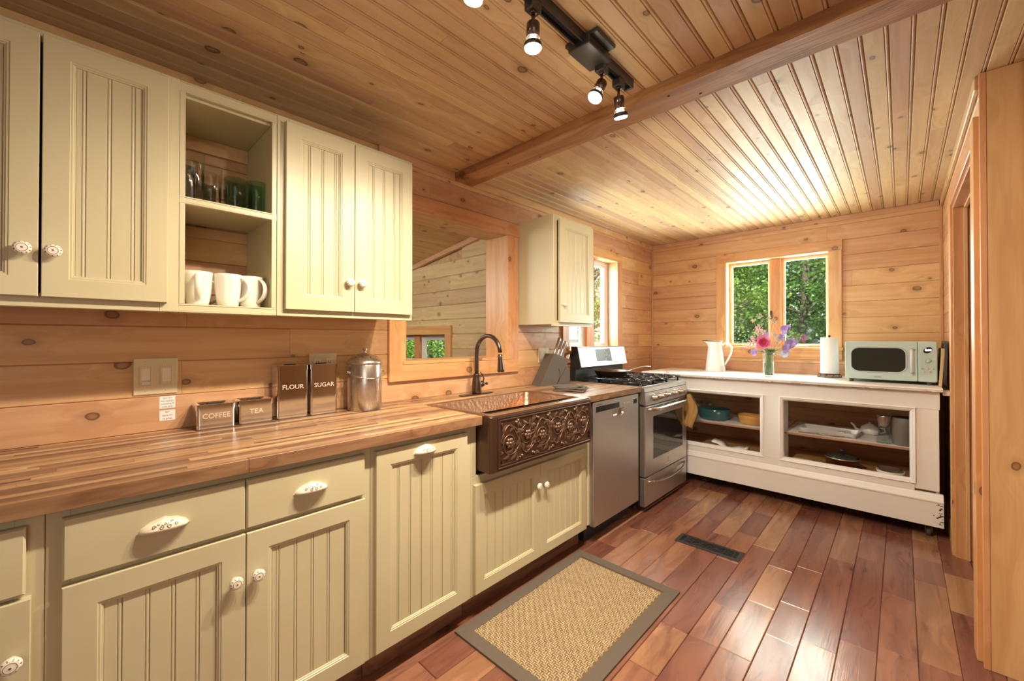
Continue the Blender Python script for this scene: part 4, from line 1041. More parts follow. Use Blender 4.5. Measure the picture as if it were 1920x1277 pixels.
for (z0, z1, lines, lb, sz_) in ((.9985, 1.044, ['Open door', 'when cooking to', 'avoid setting off', 'smoke alarm!'], 'small handwritten paper note, the upper of two under the switch plate', .0088), (.953, .9915, ['NOT', 'dispose with', 'the garbage'], 'small handwritten paper note, the lower of two under the switch plate', .0088)):
    b = MB(); b.box(.0004, .0009, .2055, .2515, z0, z1); n_ = tag(obj('paper_note', b, 'paper'), lb, 'note', 'notes on the wall')
    for i, ln in enumerate(lines):
        text('handwriting', ln, sz_, (.0010, .2285, z1-(z1-z0)*(i+.62)/(len(lines)+.2)), (0, 1, .02), (0, 0, 1), 'ink', n_, .00005, .68)

# ---- knife block and knives
ang = math.radians(9); o_ = Vector((.108, 2.292, .9155)); dY = Vector((math.sin(ang), math.cos(ang), 0)); dX = Vector((-math.cos(ang), math.sin(ang), 0))
def kb(u, w, z): return tuple(o_ + dY*u + dX*w + Vector((0, 0, z)))
KB = thing('knife_block', 'taupe slanted knife block beside the range', 'knife block', tuple(o_))
def kprism(pts, w0, w1, name, mat, par):
    b = MB(); n = len(pts); b.add([kb(p[0], w0, p[1]) for p in pts] + [kb(p[0], w1, p[1]) for p in pts], [(i, (i+1) % n, n+(i+1) % n, n+i) for i in range(n)] + [list(range(n)), list(range(n, 2*n))], False); return obj(name, b, mat, par)
kprism([(0, 0), (.305, 0), (.305, .108), (.268, .130), (.297, .188), (.14, .232)], 0, .095, 'block_body', 'block', KB)
b = MB(); b.tube([kb(.188, -.0008, .118), kb(.200, -.0008, .095), kb(.199, -.0008, .06), (kb(.182, -.0008, .02)), kb(.172, -.0008, .004)], .0016, 5); b.tube([kb(.180, -.0008, .015), kb(.266, -.0008, .13)], .0009, 4); obj('carved_slit', b, 'slit', KB)
kd = Vector((0, 0, 0)) + dY*.42 + Vector((0, 0, .907)); kd.normalize()
kn_ = [(.160, .016, .138, .0150), (.196, .018, .134, .0150), (.230, .020, .130, .0145), (.262, .036, .115, .010), (.284, .060, .135, .006)]
lbs = ['silver knife handle, first from the sink in the block', 'silver knife handle, second from the sink in the block', 'silver knife handle, third from the sink in the block', 'silver knife handle, fourth from the sink, set further back in the block', 'slim knife at the rear of the block, nearest the range']
for i, (u, w, L, r) in enumerate(kn_):
    z = .232 - (u-.14)*.28; p = Vector(kb(u, w, z)) - kd*.002
    t = thing('kitchen_knife', lbs[i], 'knife', tuple(p), 'knives in the block')
    b = MB(); rs = [r*.75, r, r*.95, r*1.05, r*.8]; b.tube([p + kd*(L*s) for s in (0, .08, .5, .93, 1)], rs, 8, False, .7, tuple(dX)); obj('handle', b, 'knife_steel', t)
    b = MB(); b.tube([p+kd*(-.03)+dY*0, p+kd*.001], .0028, 5); obj('blade', b, 'steel_v', t)
    b = MB(); b.tube([p+kd*(L*.15)-dX*(r*1.02), p+kd*(L*.85)-dX*(r*1.05)], .0018, 5); obj('handle_inlay', b, 'iron', t)
for i, (u, w) in enumerate(((.278, .025), (.292, .055))):
    p = Vector(kb(u, w, .123 if u < .28 else .115)); t = thing('steak_knife', ['short silver knife in the lower step of the block, nearer the room', 'short silver knife in the lower step of the block, nearer the wall'][i], 'knife', tuple(p), 'knives in the block')
    b = MB(); b.tube([p-kd*.004, p+kd*.01, p+kd*.10, p+kd*.11], [.008, .010, .0105, .007], 8, False, .7, tuple(dX)); obj('handle', b, 'knife_steel', t)
    b = MB(); b.tube([p-kd*.02, p-kd*.003], .002, 5); obj('blade', b, 'steel_v', t)
# ---- folded cloth
rnd_ = random.Random(3); b = MB()
def sheet(cx, cy, w, d, z, th, a, seed):
    ns = 26; nt = 7; rs = random.Random(seed); ph = [rs.random()*6 for _ in range(4)]; ca, sa = math.cos(a), math.sin(a); vs = []; fs = []
    for i in range(ns):
        s_ = i/(ns-1)
        for j in range(ns):
            t_ = j/(ns-1); u = (s_-.5)*w; v = (t_-.5)*d
            zz = z + th*.5 + .0035*math.sin(s_*7+ph[0])*math.sin(t_*3+ph[1]) + .002*math.sin(t_*9+ph[2])
            e = min(s_, 1-s_, t_, 1-t_); f = min(1, e/.06); top = th*.5*math.sqrt(f*(2-f))
            u += .004*math.sin(t_*5+ph[3]); v += .004*math.sin(s_*6+ph[2])
            vs += [(cx+u*ca-v*sa, cy+u*sa+v*ca, max(.9158, zz+top)), (cx+u*ca-v*sa, cy+u*sa+v*ca, max(.9156, zz-top))]
    for i in range(ns-1):
        for j in range(ns-1):
            q = (i*ns+j, (i+1)*ns+j, (i+1)*ns+j+1, i*ns+j+1); fs += [tuple(2*k_ for k_ in q), tuple(2*k_+1 for k_ in q[::-1])]
    ed = [(i*ns) for i in range(ns)] + [(ns-1)*ns+j for j in range(ns)] + [i*ns+ns-1 for i in range(ns-1, -1, -1)] + [j for j in range(ns-1, -1, -1)]
    for p, q in zip(ed, ed[1:]+ed[:1]):
        if p != q: fs.append((2*p, 2*q, 2*q+1, 2*p+1))
    b.add(vs, fs, True)
sheet(.415, 2.245, .205, .155, .9175, .013, .30, 1); sheet(.41, 2.25, .195, .150, .929, .012, .36, 2); sheet(.395, 2.24, .175, .125, .939, .011, .22, 5)
tag(obj('tea_cloth', b, 'cloth'), 'taupe cloth folded flat on the worktop right of the sink', 'cloth')
# ---- mitt hanging at the end of the oven handle
b = MB(); rows = []
for i in range(15):
    t_ = i/14; z = .785 - .285*t_; wd = .034+.030*math.sin(PI*min(1, t_*1.15))*(1 if t_ < .5 else .8)
    cx_ = .70 + .02*math.sin(t_*4); row = []
    for j in range(15):
        s_ = j/14 - .5; row.append((cx_+s_*2*wd*.8, 3.551-.004+.012*math.sin(s_*9+t_*3)+.02*t_+s_*.02, z+.012*math.cos(s_*5)))
    rows.append(row)
vs = [p for r in rows for p in r]; n = len(vs); vs += [(p[0]+.002, p[1]+.007, p[2]) for p in vs]; fs = []
for i in range(14):
    for j in range(14):
        a = i*15+j; fs += [(a, a+1, a+16, a+15), (n+a, n+a+15, n+a+16, n+a+1)]
ed = [j for j in range(15)] + [i*15+14 for i in range(1, 15)] + [14*15+j for j in range(13, -1, -1)] + [i*15 for i in range(13, 0, -1)]
for p, q in zip(ed, ed[1:]+ed[:1]): fs.append((p, q, n+q, n+p))
b.add(vs, fs, True); t = thing('oven_mitt', 'ochre woven pot holder hanging at the far end of the oven handle', 'oven mitt', (.70, 3.56, .5))
obj('padding', b, 'mitt', t)
b = MB(); b.tube([vs[p] for p in ed[::2]], .0032, 5, True); obj('binding', b, 'iron', t)

# ================================================================ SHELF CONTENTS
def mug(cx, cy, z0, rz, label, h=.115, rt=.0435, rb=.031):
    t = thing('mug', label, 'mug', (cx, cy, z0), 'white mugs on the open cabinet')
    b = MB(); pr = [(0, .002), (rb-.003, 0), (rb, .003)]
    for i in range(1, 9): s_ = i/8; pr.append((rb+(rt-rb)*(s_**.62), .003+(h-.003)*s_))
    pr += [(rt-.0015, h+.001), (rt-.004, h-.001)]
    for i in range(7, 0, -1): s_ = i/8; pr.append((rb+(rt-rb)*(s_**.62)-.004, .003+(h-.003)*s_+.002))
    pr += [(0, .008)]
    b.lathe(pr, (cx, cy, z0), (0, 0, 1), 32, cap=False); obj('cup', b, 'ceramic', t)
    ca, sa = math.cos(rz), math.sin(rz); b = MB(); q = []
    for i in range(14):
        s_ = i/13; a = PI*.5-PI*1.05*s_; rx = .032+.006*math.sin(PI*s_); u = rt-.006 - .022*s_**1.5 + rx*math.cos(a)*1.0; zz = h*.53 + h*.38*math.sin(a)
        q.append((cx+u*ca, cy+u*sa, z0+zz))
    b.tube(q, [.0075+.003*math.sin(PI*i/13) for i in range(14)], 8, False, .55, (ca, sa, 0)); obj('handle', b, 'ceramic', t)
mug(.25, .2775, 1.3735, -.12, 'leftmost white mug on the bottom shelf, handle towards the room')
mug(.252, .3655, 1.3735, .95, 'middle white mug on the bottom shelf, handle to the right')
mug(.238, .4525-.0135, 1.3735, .5, 'rightmost white mug on the bottom shelf, beside the side panel')
mug(.075, .310, 1.3735, 1.2, 'white mug behind the leftmost two on the bottom shelf', .115, .043)
def tumbler(cx, cy, h, rt, rb, mat, label, facets=False, group='glasses on the upper open shelf'):
    z0 = 1.7212; n = 24; b = MB(); k_ = 1.8
    b.lathe([(0, .004), (rb*.9, .001), (rb, 0), (rb+.001, .004), (rb+(rt-rb)*.5, h*.5), (rt, h), (rt-.0012, h+.0008), (rt-.0024, h), (rb+(rt-rb)*.5-.0024, h*.5), (rb-.0022, .012), (0, .010)], (cx, cy, z0), (0, 0, 1), n, cap=False)
    if facets:
        for i in range(len(b.v)):
            p = b.v[i]; a = math.atan2(p[1]-cy, p[0]-cx); f = 1+.035*math.cos(12*a); b.v[i] = (cx+(p[0]-cx)*f, cy+(p[1]-cy)*f, p[2])
    tag(obj('glass_tumbler', b, mat), label, 'glass', group)
tl = [(.10, .262, 0), (.19, .256, 0), (.085, .330, 1), (.175, .330, 0), (.10, .396, 1), (.08, .452, 0), (.268, .262, 0)]
tlb = ['tall clear glass at the back left corner of the upper shelf', 'tall clear glass at the left, second from the front', 'tall clear ribbed glass in the back row, second from left', 'tall clear glass in the middle of the shelf', 'tall clear ribbed glass behind the left green tumbler', 'tall clear glass behind the right green tumbler', 'tall clear glass at the front left of the upper shelf']
for (x_, y_, f_), lb in zip(tl, tlb): tumbler(x_, y_, .168, .033, .027, 'glass_clear', lb, bool(f_))
tumbler(.235, .392, .122, .036, .029, 'glass_green', 'left short green-tinted tumbler on the upper shelf', True)
tumbler(.225, .462, .130, .033, .029, 'glass_green', 'right short green-tinted tumbler on the upper shelf, by the side panel')

# ================================================================ RUG, VENT
RUG = thing('kitchen_mat', 'tan woven sisal mat with brown fabric border before the sink', 'rug', (.89, 1.55, 0))
rx0, rx1, rY0, rY1 = .612, 1.205, 1.11, 2.05; bw = .058
b = MB(); b.box(rx0+.002, rx1-.002, rY0+.002, rY1-.002, .0012, .005); obj('backing', b, 'sisal_base', RUG)
for nm, q in (('border', [(rx0, rY0), (rx1, rY0), (rx1-bw, rY0+bw), (rx0+bw, rY0+bw)]), ('border', [(rx1, rY0), (rx1, rY1), (rx1-bw, rY1-bw), (rx1-bw, rY0+bw)]), ('border', [(rx1, rY1), (rx0, rY1), (rx0+bw, rY1-bw), (rx1-bw, rY1-bw)]), ('border', [(rx0, rY1), (rx0, rY0), (rx0+bw, rY0+bw), (rx0+bw, rY1-bw)])):
    b = MB(); cx_ = sum(p[0] for p in q)/4; cy_ = sum(p[1] for p in q)/4
    b.loops([[(p[0], p[1], .0008) for p in q], [(p[0], p[1], .0075) for p in q], [(p[0]+(cx_-p[0])*.02, p[1]+(cy_-p[1])*.02, .0095) for p in q]], (True, True)); obj(nm, b, 'rugborder', RUG)
b = MB(); s1, s2 = .0180, .0058   # herringbone basket weave of little raised bars
nx = int((rx1-rx0-2*bw)/s1); ny = int((rY1-rY0-2*bw)/(s1))
for i in range(nx):
    for j in range(ny):
        cx_ = rx0+bw+s1*(i+.5); cy_ = rY0+bw+s1*(j+.5)
        if cx_ > rx1-bw-s1*.4 or cy_ > rY1-bw-s1*.4: continue
        if (i+j) % 2:
            for d_ in (-.25, .25): hx, hy, ox, oy = s1*.60, s1*.19, 0, d_*s1; x0_, x1_, y0_, y1_ = cx_-hx+ox, cx_+hx+ox, cy_-hy+oy, cy_+hy+oy; b.add([(x0_, y0_, .0052), (x1_, y0_, .0052), (x1_, y1_, .0052), (x0_, y1_, .0052), (cx_-hx*.5, y0_+.0008, .0100), (cx_+hx*.5, y0_+.0008, .0100), (cx_+hx*.5, y1_-.0008, .0100), (cx_-hx*.5, y1_-.0008, .0100)], [(4, 5, 6, 7), (0, 1, 5, 4), (1, 2, 6, 5), (2, 3, 7, 6), (3, 0, 4, 7)], False)
        else:
            for d_ in (-.25, .25): hx, hy = s1*.19, s1*.60; ox = d_*s1; x0_, x1_, y0_, y1_ = cx_-hx+ox, cx_+hx+ox, cy_-hy, cy_+hy; b.add([(x0_, y0_, .0052), (x1_, y0_, .0052), (x1_, y1_, .0052), (x0_, y1_, .0052), (x0_+.0008, cy_-hy*.5, .0100), (x1_-.0008, cy_-hy*.5, .0100), (x1_-.0008, cy_+hy*.5, .0100), (x0_+.0008, cy_+hy*.5, .0100)], [(4, 5, 6, 7), (0, 1, 5, 4), (1, 2, 6, 5), (2, 3, 7, 6), (3, 0, 4, 7)], False)
o = obj('weave', b, 'sisal', RUG); o['kind'] = 'stuff'
VT = thing('floor_register', 'charcoal metal floor vent with geometric cut-outs between mat and counter', 'floor vent', (1.15, 2.62, .001))
vx0, vx1, vy0, vy1 = .970, 1.335, 2.562, 2.690
b = MB(); frame_ring_v = [(0, .0008), (0, .003), (.004, .0048), (.022, .0048), (.0225, .0015)]
rg_ = [[(vx0+i, vy0+i*1.0, z), (vx1-i, vy0+i, z), (vx1-i, vy1-i, z), (vx0+i, vy1-i, z)] for i, z in frame_ring_v]; b.loops(rg_, (False, False)); obj('frame', b, 'vent', VT)
b = MB(); b.box(vx0+.02, vx1-.02, vy0+.02, vy1-.02, .0012, .0018); obj('dark_duct', b, 'black', VT)
b = MB(); zt = .0044
def bar(p, q, r=.0022): b.tube([(p[0], p[1], zt-.001), (q[0], q[1], zt-.001)], r, 4)
X0, X1, Y0, Y1 = vx0+.022, vx1-.022, vy0+.022, vy1-.022; L = X1-X0
for i in range(5): yy = Y0+(Y1-Y0)*(i+.5)/5; bar((X0, yy), (X0+.045, yy)); bar((X1-.045, yy), (X1, yy))
for xx in (X0+.0225, X0+.045, X0+.07, X1-.0225, X1-.045, X1-.07): bar((xx, Y0), (xx, Y1))
for xx in (X0+.045, X1-.07):
    for yy in (.33, .66): bar((xx, Y0+(Y1-Y0)*yy), (xx+.025, Y0+(Y1-Y0)*yy))
m0, m1 = X0+.07, X1-.07; mm = (m0+m1)/2
for (a, c_) in ((m0, mm), (mm, m1)):
    h_ = (a+c_)/2; ym = (Y0+Y1)/2
    for p, q in (((a, Y0), (c_, Y1)), ((a, Y1), (c_, Y0)), ((h_, Y0), (h_, Y1)), ((a, ym), (c_, ym)), ((h_-.02, ym-.012), (h_+.02, ym-.012)), ((h_-.02, ym+.012), (h_+.02, ym+.012)), ((c_, Y0), (c_, Y1))): bar(p, q, .0018)
obj('grille', b, 'vent', VT)

# ================================================================ WHITE COUNTER
WC = thing('shop_counter', 'chipped white-painted wooden counter on casters under the far window', 'counter', (1.2, 4.0, 0))
cy0 = 3.70; cx0, cx1 = .24, 2.178; zt0, zt1 = .924, .950
b = MB(); rg_ = random.Random(5); n = 60; top = []; 
pf = []
for i in range(n+1):
    x_ = cx0-.02+(cx1+.012-(cx0-.02))*i/n; w_ = rg_.uniform(-.0025, .0015)
    pf.append([(x_, 3.662+w_, zt0+.004), (x_, 3.657+w_, zt1-.006), (x_, 3.663+w_*.5, zt1-.0005), (x_, 3.70, zt1), (x_, 4.352, zt1), (x_, 4.352, zt0)])
b.loops(pf, (True, True)); obj('counter_top', b, 'white_wood', WC)
b = MB(); 
for i in range(n): 
    if rg_.random() < .6: x_ = cx0+(cx1-cx0)*i/n; b.box(x_, x_+rg_.uniform(.01, .035), 3.6605, 3.6665, zt0+.001, zt0+rg_.uniform(.003, .008), .001)
obj('chipped_edge', b, 'worn_edge', WC)
def wb(name, *a, bev=.002, par=WC, mat='white_wood'):
    b = MB(); b.box(*a, bev); return obj(name, b, mat, par)
wb('top_rail', cx0, cx1-.0, cy0, cy0+.022, .812, .9235)
wb('stile', 1.212, 1.328, cy0, cy0+.022, .335, .8115); wb('stile', 2.064, cx1-.004, cy0+.001, cy0+.022, .30, .8115); wb('stile', cx0, .33, cy0, cy0+.022, .335, .8115)
wb('bottom_rail', cx0, 2.063, cy0, cy0+.022, .285, .3345)
for (a, c_) in ((.33, 1.212), (1.328, 2.064)):
    b = MB(); frame_ring(b, 'Y', cy0, -1, a-.006, c_+.006, .329, .818, [(0, -.001), (0, .006), (.004, .009), (.010, .006), (.018, .004), (.026, -.002), (.030, -.020), (.006, -.020)]); obj('opening_moulding', b, 'white_wood', WC)
# plinth with moulded cap
b = MB(); b.prism([(3.685, .085), (3.672, .087), (3.672, .235), (3.668, .240), (3.668, .248), (3.676, .252), (3.680, .262), (3.684, .266), (3.688, .276), (3.694, .280), (3.70, .2845), (3.722, .2845), (3.722, .085)], 'X', cx0, cx1+.012)
obj('plinth', b, 'white_wood', WC)
b = MB(); rg2 = random.Random(11)
for i in range(34): y_, z_ = 3.6715, rg2.uniform(.10, .225); x_ = cx1+.008-abs(rg2.gauss(0, .018)); s_ = rg2.uniform(.002, .006); b.box(x_-s_, x_+s_*.6, y_-.0006, y_+.001, z_, z_+s_*rg2.uniform(.5, 1.6))
o = obj('worn_flakes', b, 'iron', WC); o['kind'] = 'stuff'
wb('side_panel', cx1-.020, cx1-.004, cy0+.0225, 4.345, .10, .9235); wb('side_panel', cx0, cx0+.018, cy0+.0225, 4.345, .10, .9235)
wb('divider_post', 1.31, 1.335, 3.95, 3.98, .305, .9235); 
wb('bottom_board', cx0+.0185, cx1-.0205, cy0+.0225, 4.345, .288, .304, mat='rough_beam')
sh = wb('shelf', cx0+.0185, 1.309, 3.80, 4.345, .517, .5345, bev=.001); wb('shelf_edge', cx0+.0185, 1.309, 3.7985, 3.7998, .518, .5335, bev=0, par=sh, mat='worn_edge')
sh = wb('shelf', 1.336, cx1-.0205, 3.80, 4.345, .517, .5345, bev=.001); wb('shelf_edge', 1.336, cx1-.0205, 3.7985, 3.7998, .518, .5335, bev=0, par=sh, mat='worn_edge')
wb('filler_ledge', 2.1915, 2.2305, 3.70, 4.35, .905, .928)
for (x_, y_) in ((2.125, 3.75), (.34, 3.75), (2.125, 4.28), (.34, 4.28)):
    b = MB(); b.box(x_-.03, x_+.03, y_-.02, y_+.02, .079, .0845, .001); b.box(x_-.016, x_-.013, y_-.014, y_+.014, .028, .079, .001); b.box(x_+.013, x_+.016, y_-.014, y_+.014, .028, .079, .001); cs = obj('caster', b, 'chrome', WC)
    b = MB(); b.lathe([(.028, 0), (.031, .003), (.031, .019), (.028, .022)], (x_-.011, y_, .032), (1, 0, 0), 20); obj('wheel', b, 'rubber', cs)

# ---- on the counter
ZT = .9502
t = thing('enamel_pitcher', 'white enamel pitcher with dark rim left of the flowers', 'pitcher', (.71, 4.20, ZT))
b = MB(); rings = []
for z_, r_, sp_ in ((0, .086, 0), (.004, .088, 0), (.06, .082, 0), (.12, .074, 0), (.18, .066, 0), (.225, .060, .0), (.25, .058, .012), (.272, .060, .034), (.285, .062, .052)):
    rings.append([(.71-.004*z_/.28 + r_*math.cos(a) - (sp_*max(0, -math.cos(a))**4), 4.20+r_*math.sin(a)*(1-.25*(sp_/.05)*max(0, -math.cos(a))**2), ZT+z_ + (sp_*.12*max(0, -math.cos(a))**2)) for a in [2*PI*i/32 for i in range(32)]])
inner = [[(.706+(p[0]-.706)*.955, 4.2+(p[1]-4.2)*.955, p[2]-.001) for p in r_] for r_ in reversed(rings[2:])]
b.loops(rings+inner, (True, True), True); obj('body', b, 'enamel', t)
b = MB(); b.tube(rings[-1], .0022, 6, True); obj('rim', b, 'iron', t)
b = MB(); b.tube([(.765, 4.2, ZT+.245), (.80, 4.2, ZT+.268), (.835, 4.2, ZT+.262), (.856, 4.2, ZT+.225), (.848, 4.2, ZT+.17), (.82, 4.2, ZT+.11), (.792, 4.2, ZT+.062)], [.009, .010, .010, .010, .009, .008, .008], 8, False, .6, (0, 1, 0)); obj('handle', b, 'enamel', t)
b = MB(); b.box(.775, .80, 4.135, 4.1385, ZT+.0, ZT+.055, .001); tag(obj('price_tag', b, 'mat_grey'), 'small grey tag standing against the foot of the white pitcher', 'tag')
# vase
VX, VY = 1.216, 3.88
t = thing('glass_vase', 'clear square-shouldered glass vase holding the flower stems', 'vase', (VX, VY, ZT))
b = MB(); b.lathe([(0, .002), (.036, 0), (.041, .004), (.0415, .185), (.040, .1865), (.0388, .185), (.0385, .012), (0, .010)], (VX, VY, ZT), (0, 0, 1), 32, cap=False); obj('vessel', b, 'glass_vase', t)
b = MB(); b.lathe([(0, .0105), (.038, .0125), (.038, .115), (0, .115)], (VX, VY, ZT), (0, 0, 1), 32, cap=False); obj('water', b, 'water', t)
def fpos(u, v, dy=0): return Vector((1.193+(u-1433)*.00372, VY+dy, 1.229-(v-642)*.00434))
def stem_to(b, tip, r=.0016, foot=None, bend=.02):
    foot = foot or Vector((VX+random.uniform(-.025, .025), VY+random.uniform(-.02, .02), ZT+.014))
    neck = Vector((VX+(tip.x-VX)*.18, VY+(tip.y-VY)*.3, ZT+.19)); neck.x = max(VX-.032, min(VX+.032, neck.x)); neck.y = max(VY-.032, min(VY+.032, neck.y))
    q = []
    for i in range(9):
        s_ = i/8; p = foot*(1-s_)**2 + neck*2*s_*(1-s_) + neck*0; q.append(foot.lerp(neck, s_))
    c2 = neck.lerp(tip, .5) + Vector((0, 0, (tip-neck).length*.18))
    for i in range(1, 9): s_ = i/8; q.append(neck*(1-s_)**2 + c2*2*s_*(1-s_) + tip*s_*s_)
    b.tube(q, r, 5)
def petal(mb, c, d, up, L, W, curl=.3):
    d = Vector(d).normalized(); up = Vector(up); s_ = d.cross(up).normalized(); up = s_.cross(d); n = 5; vs = []; fs = []
    for i in range(n+1):
        t_ = i/n; w = W*math.sin(PI*(.12+.80*t_))**.8
        for k_ in (-1, -.35, .35, 1): vs.append(Vector(c) + d*(L*t_) + s_*(w*k_) + up*(curl*L*(t_**2) + .18*W*abs(k_)+ .04*L*math.sin(9*t_+k_*4)))
    for i in range(n):
        for j in range(3): a = i*4+j; fs.append((a, a+1, a+5, a+4))
    mb.add(vs, fs, True)
GR = 'cut flowers in the glass vase'
pc = fpos(1433, 642, -.06); t = thing('peony', 'large bright pink peony at the centre of the bouquet', 'flower', tuple(pc), GR)
b = MB(); stem_to(b, pc+Vector((0, .02, -.02)), .0028); obj('stem', b, 'stem', t)
view = Vector((.25, -1, .1)).normalized(); rp = random.Random(2)
for nm, mt, cnt, r0, r1, L in (('outer_petals', 'pink_light', 16, .016, .9, .050), ('petals', 'pink', 34, .010, .5, .040), ('inner_petals', 'coral', 22, .004, .25, .026)):
    b = MB()
    for i in range(cnt):
        a = i*2.4; u = view.orthogonal().normalized(); v = view.cross(u); rad = u*math.cos(a)+v*math.sin(a)
        f = rp.uniform(.35, 1); tilt = {'outer_petals': .25, 'petals': .95, 'inner_petals': 1.6}[nm]*f
        d = (rad + view*tilt).normalized(); petal(b, pc + rad*(r0*f) + view*(.004 if nm != 'outer_petals' else -.004), d, view, L*rp.uniform(.85, 1.12), L*.38, .35)
    obj(nm, b, mt, t)
def ruffled(name, label, u, v, dy, mat, r, n, face=(0, -1, .2), stem='stem'):
    c = fpos(u, v, dy); t = thing(name, label, 'flower', tuple(c), GR); b = MB(); stem_to(b, c, .0012); obj('stem', b, stem, t)
    f = Vector(face).normalized(); uu = f.orthogonal().normalized(); vv = f.cross(uu); b = MB()
    for i in range(n): a = i*2*PI/n*1.0+.4; rad = uu*math.cos(a)+vv*math.sin(a); petal(b, c+rad*.002, rad+f*.35*(i % 3), f, r*1.3*rp.uniform(.8, 1.15), r*.62, .3)
    obj('petals', b, mat, t)
ruffled('sweet_pea', 'lilac bloom highest at the right of the bouquet', 1473, 618, 0, 'lilac', .033, 7, (-.3, -1, .2))
ruffled('sweet_pea', 'lilac bloom hanging just below the highest right bloom', 1465, 631, .01, 'lilac', .026, 5, (0, -1, -.5))
ruffled('sweet_pea', 'mauve bud farthest right in the bouquet', 1501, 634, -.01, 'mauve', .022, 5, (.8, -.6, 0))
ruffled('sweet_pea', 'broad lilac bloom at lower right of the bouquet', 1481, 645, -.02, 'lilac', .036, 8, (.2, -1, .2))
ruffled('sweet_pea', 'lilac bloom low right beside the pale blue one', 1475, 652, -.05, 'lilac', .028, 6, (0, -1, 0))
ruffled('sweet_pea', 'pale blue bloom lowest at the right of the vase neck', 1472, 661, -.04, 'paleblue', .030, 7, (0, -1, -.3))
ruffled('sweet_pea', 'small violet bloom low at the left under the peony', 1415, 661, -.03, 'lilac', .024, 6, (-.3, -1, -.1))
ruffled('sweet_pea', 'small violet bloom peeping over the top of the peony', 1436, 628, .02, 'lilac', .020, 6)
def spray(label, tips, dy, mat, r, stemmat='drystem', nm='flower_spray'):
    c = fpos(*tips[0], dy); t = thing(nm, label, 'flower', tuple(c), GR); b = MB(); m = MB()
    for (u, v) in tips:
        c = fpos(u, v, dy+random.uniform(-.02, .02)); stem_to(b, c, .0009)
        for i in range(16): q = c+Vector((random.gauss(0, r*1.25), random.gauss(0, r), random.gauss(0, r*1.25))); m.ball(tuple(q), random.uniform(.0035, .0065), 6, 4); b.tube([c-Vector((0, 0, .012)), q], .0005, 4)
    obj('stems', b, stemmat, t); obj('florets', m, mat, t)
spray('blush pink feathery flower spray at the upper left of the bouquet', [(1423, 618), (1416, 624), (1428, 622), (1419, 612)], 0, 'blush', .011)
spray('blush pink feathery flower spray drooping at the far left', [(1411, 634), (1405, 644), (1397, 648), (1412, 643)], -.02, 'blush', .011)
spray('cream seed heads rising before the window mullion', [(1451, 600), (1451, 604), (1453, 630)], .01, 'drystem', .006)
spray('thin arching grass heads above the bouquet at left', [(1406, 600), (1422, 592), (1438, 597)], .03, 'drystem', .008)
spray('wispy green tendrils reaching right towards the mauve bud', [(1487, 625), (1493, 630), (1484, 628)], 0, 'stem', .006, 'stem')
spray('golden dry filler between the peony and the lilac blooms', [(1453, 634), (1456, 641), (1450, 626)], .01, 'drystem', .008)
t = thing('foliage_sprig', 'dark green leaves around the vase mouth under the peony', 'leaves', (VX, VY, 1.14), GR); b = MB(); rl = random.Random(4)
for i in range(16): a = rl.uniform(0, 2*PI); petal(b, (VX+.02*math.cos(a), VY+.02*math.sin(a), ZT+.175+rl.uniform(0, .04)), (math.cos(a), math.sin(a)-.4, rl.uniform(-.2, 1)), (0, 0, 1), rl.uniform(.04, .075), .012, -.2)
obj('leaves', b, 'leafdark', t); b = MB()
for i in range(12): stem_to(b, Vector((VX+rl.uniform(-.04, .04), VY+rl.uniform(-.03, .03), ZT+.23)), .0022)
obj('stems', b, 'stem', t)
# paper towel
t = thing('paper_towel_holder', 'black wire paper towel holder left of the microwave', 'towel holder', (1.585, 4.15, ZT)); b = MB()
for r_, z_ in ((.078, .004), (.070, .026)): b.tube([(1.585+r_*math.cos(a*PI/14), 4.15+r_*math.sin(a*PI/14), ZT+z_) for a in range(28)], .0028, 6, True)
for a in range(10): b.tube([(1.585+.078*math.cos(a*PI/5), 4.15+.078*math.sin(a*PI/5), ZT+.004), (1.585+.070*math.cos(a*PI/5+.25), 4.15+.070*math.sin(a*PI/5+.25), ZT+.026)], .002, 5)
for a in range(3): b.tube([(1.585+.07*math.cos(a*PI/3), 4.15+.07*math.sin(a*PI/3), ZT+.026), (1.585-.07*math.cos(a*PI/3), 4.15-.07*math.sin(a*PI/3), ZT+.026)], .0025, 6)
obj('wire_base', b, 'iron', t); b = MB(); b.tube([(1.585, 4.15, ZT+.026), (1.585, 4.15, ZT+.325)], .0035, 6); b.ball((1.585, 4.15, ZT+.330), .010); obj('post', b, 'iron', t)
b = MB(); b.lathe([(.019, 0), (.059, .0), (.060, .003), (.0575, .287), (.056, .290), (.019, .290)], (1.585, 4.15, ZT+.0295), (0, 0, 1), 36, cap=False); b.lathe([(.019, 0), (.019, .29)], (1.585, 4.15, ZT+.0295), (0, 0, 1), 20, cap=False); tag(obj('paper_towel_roll', b, 'towel'), 'white paper towel roll on the wire holder', 'paper towel')
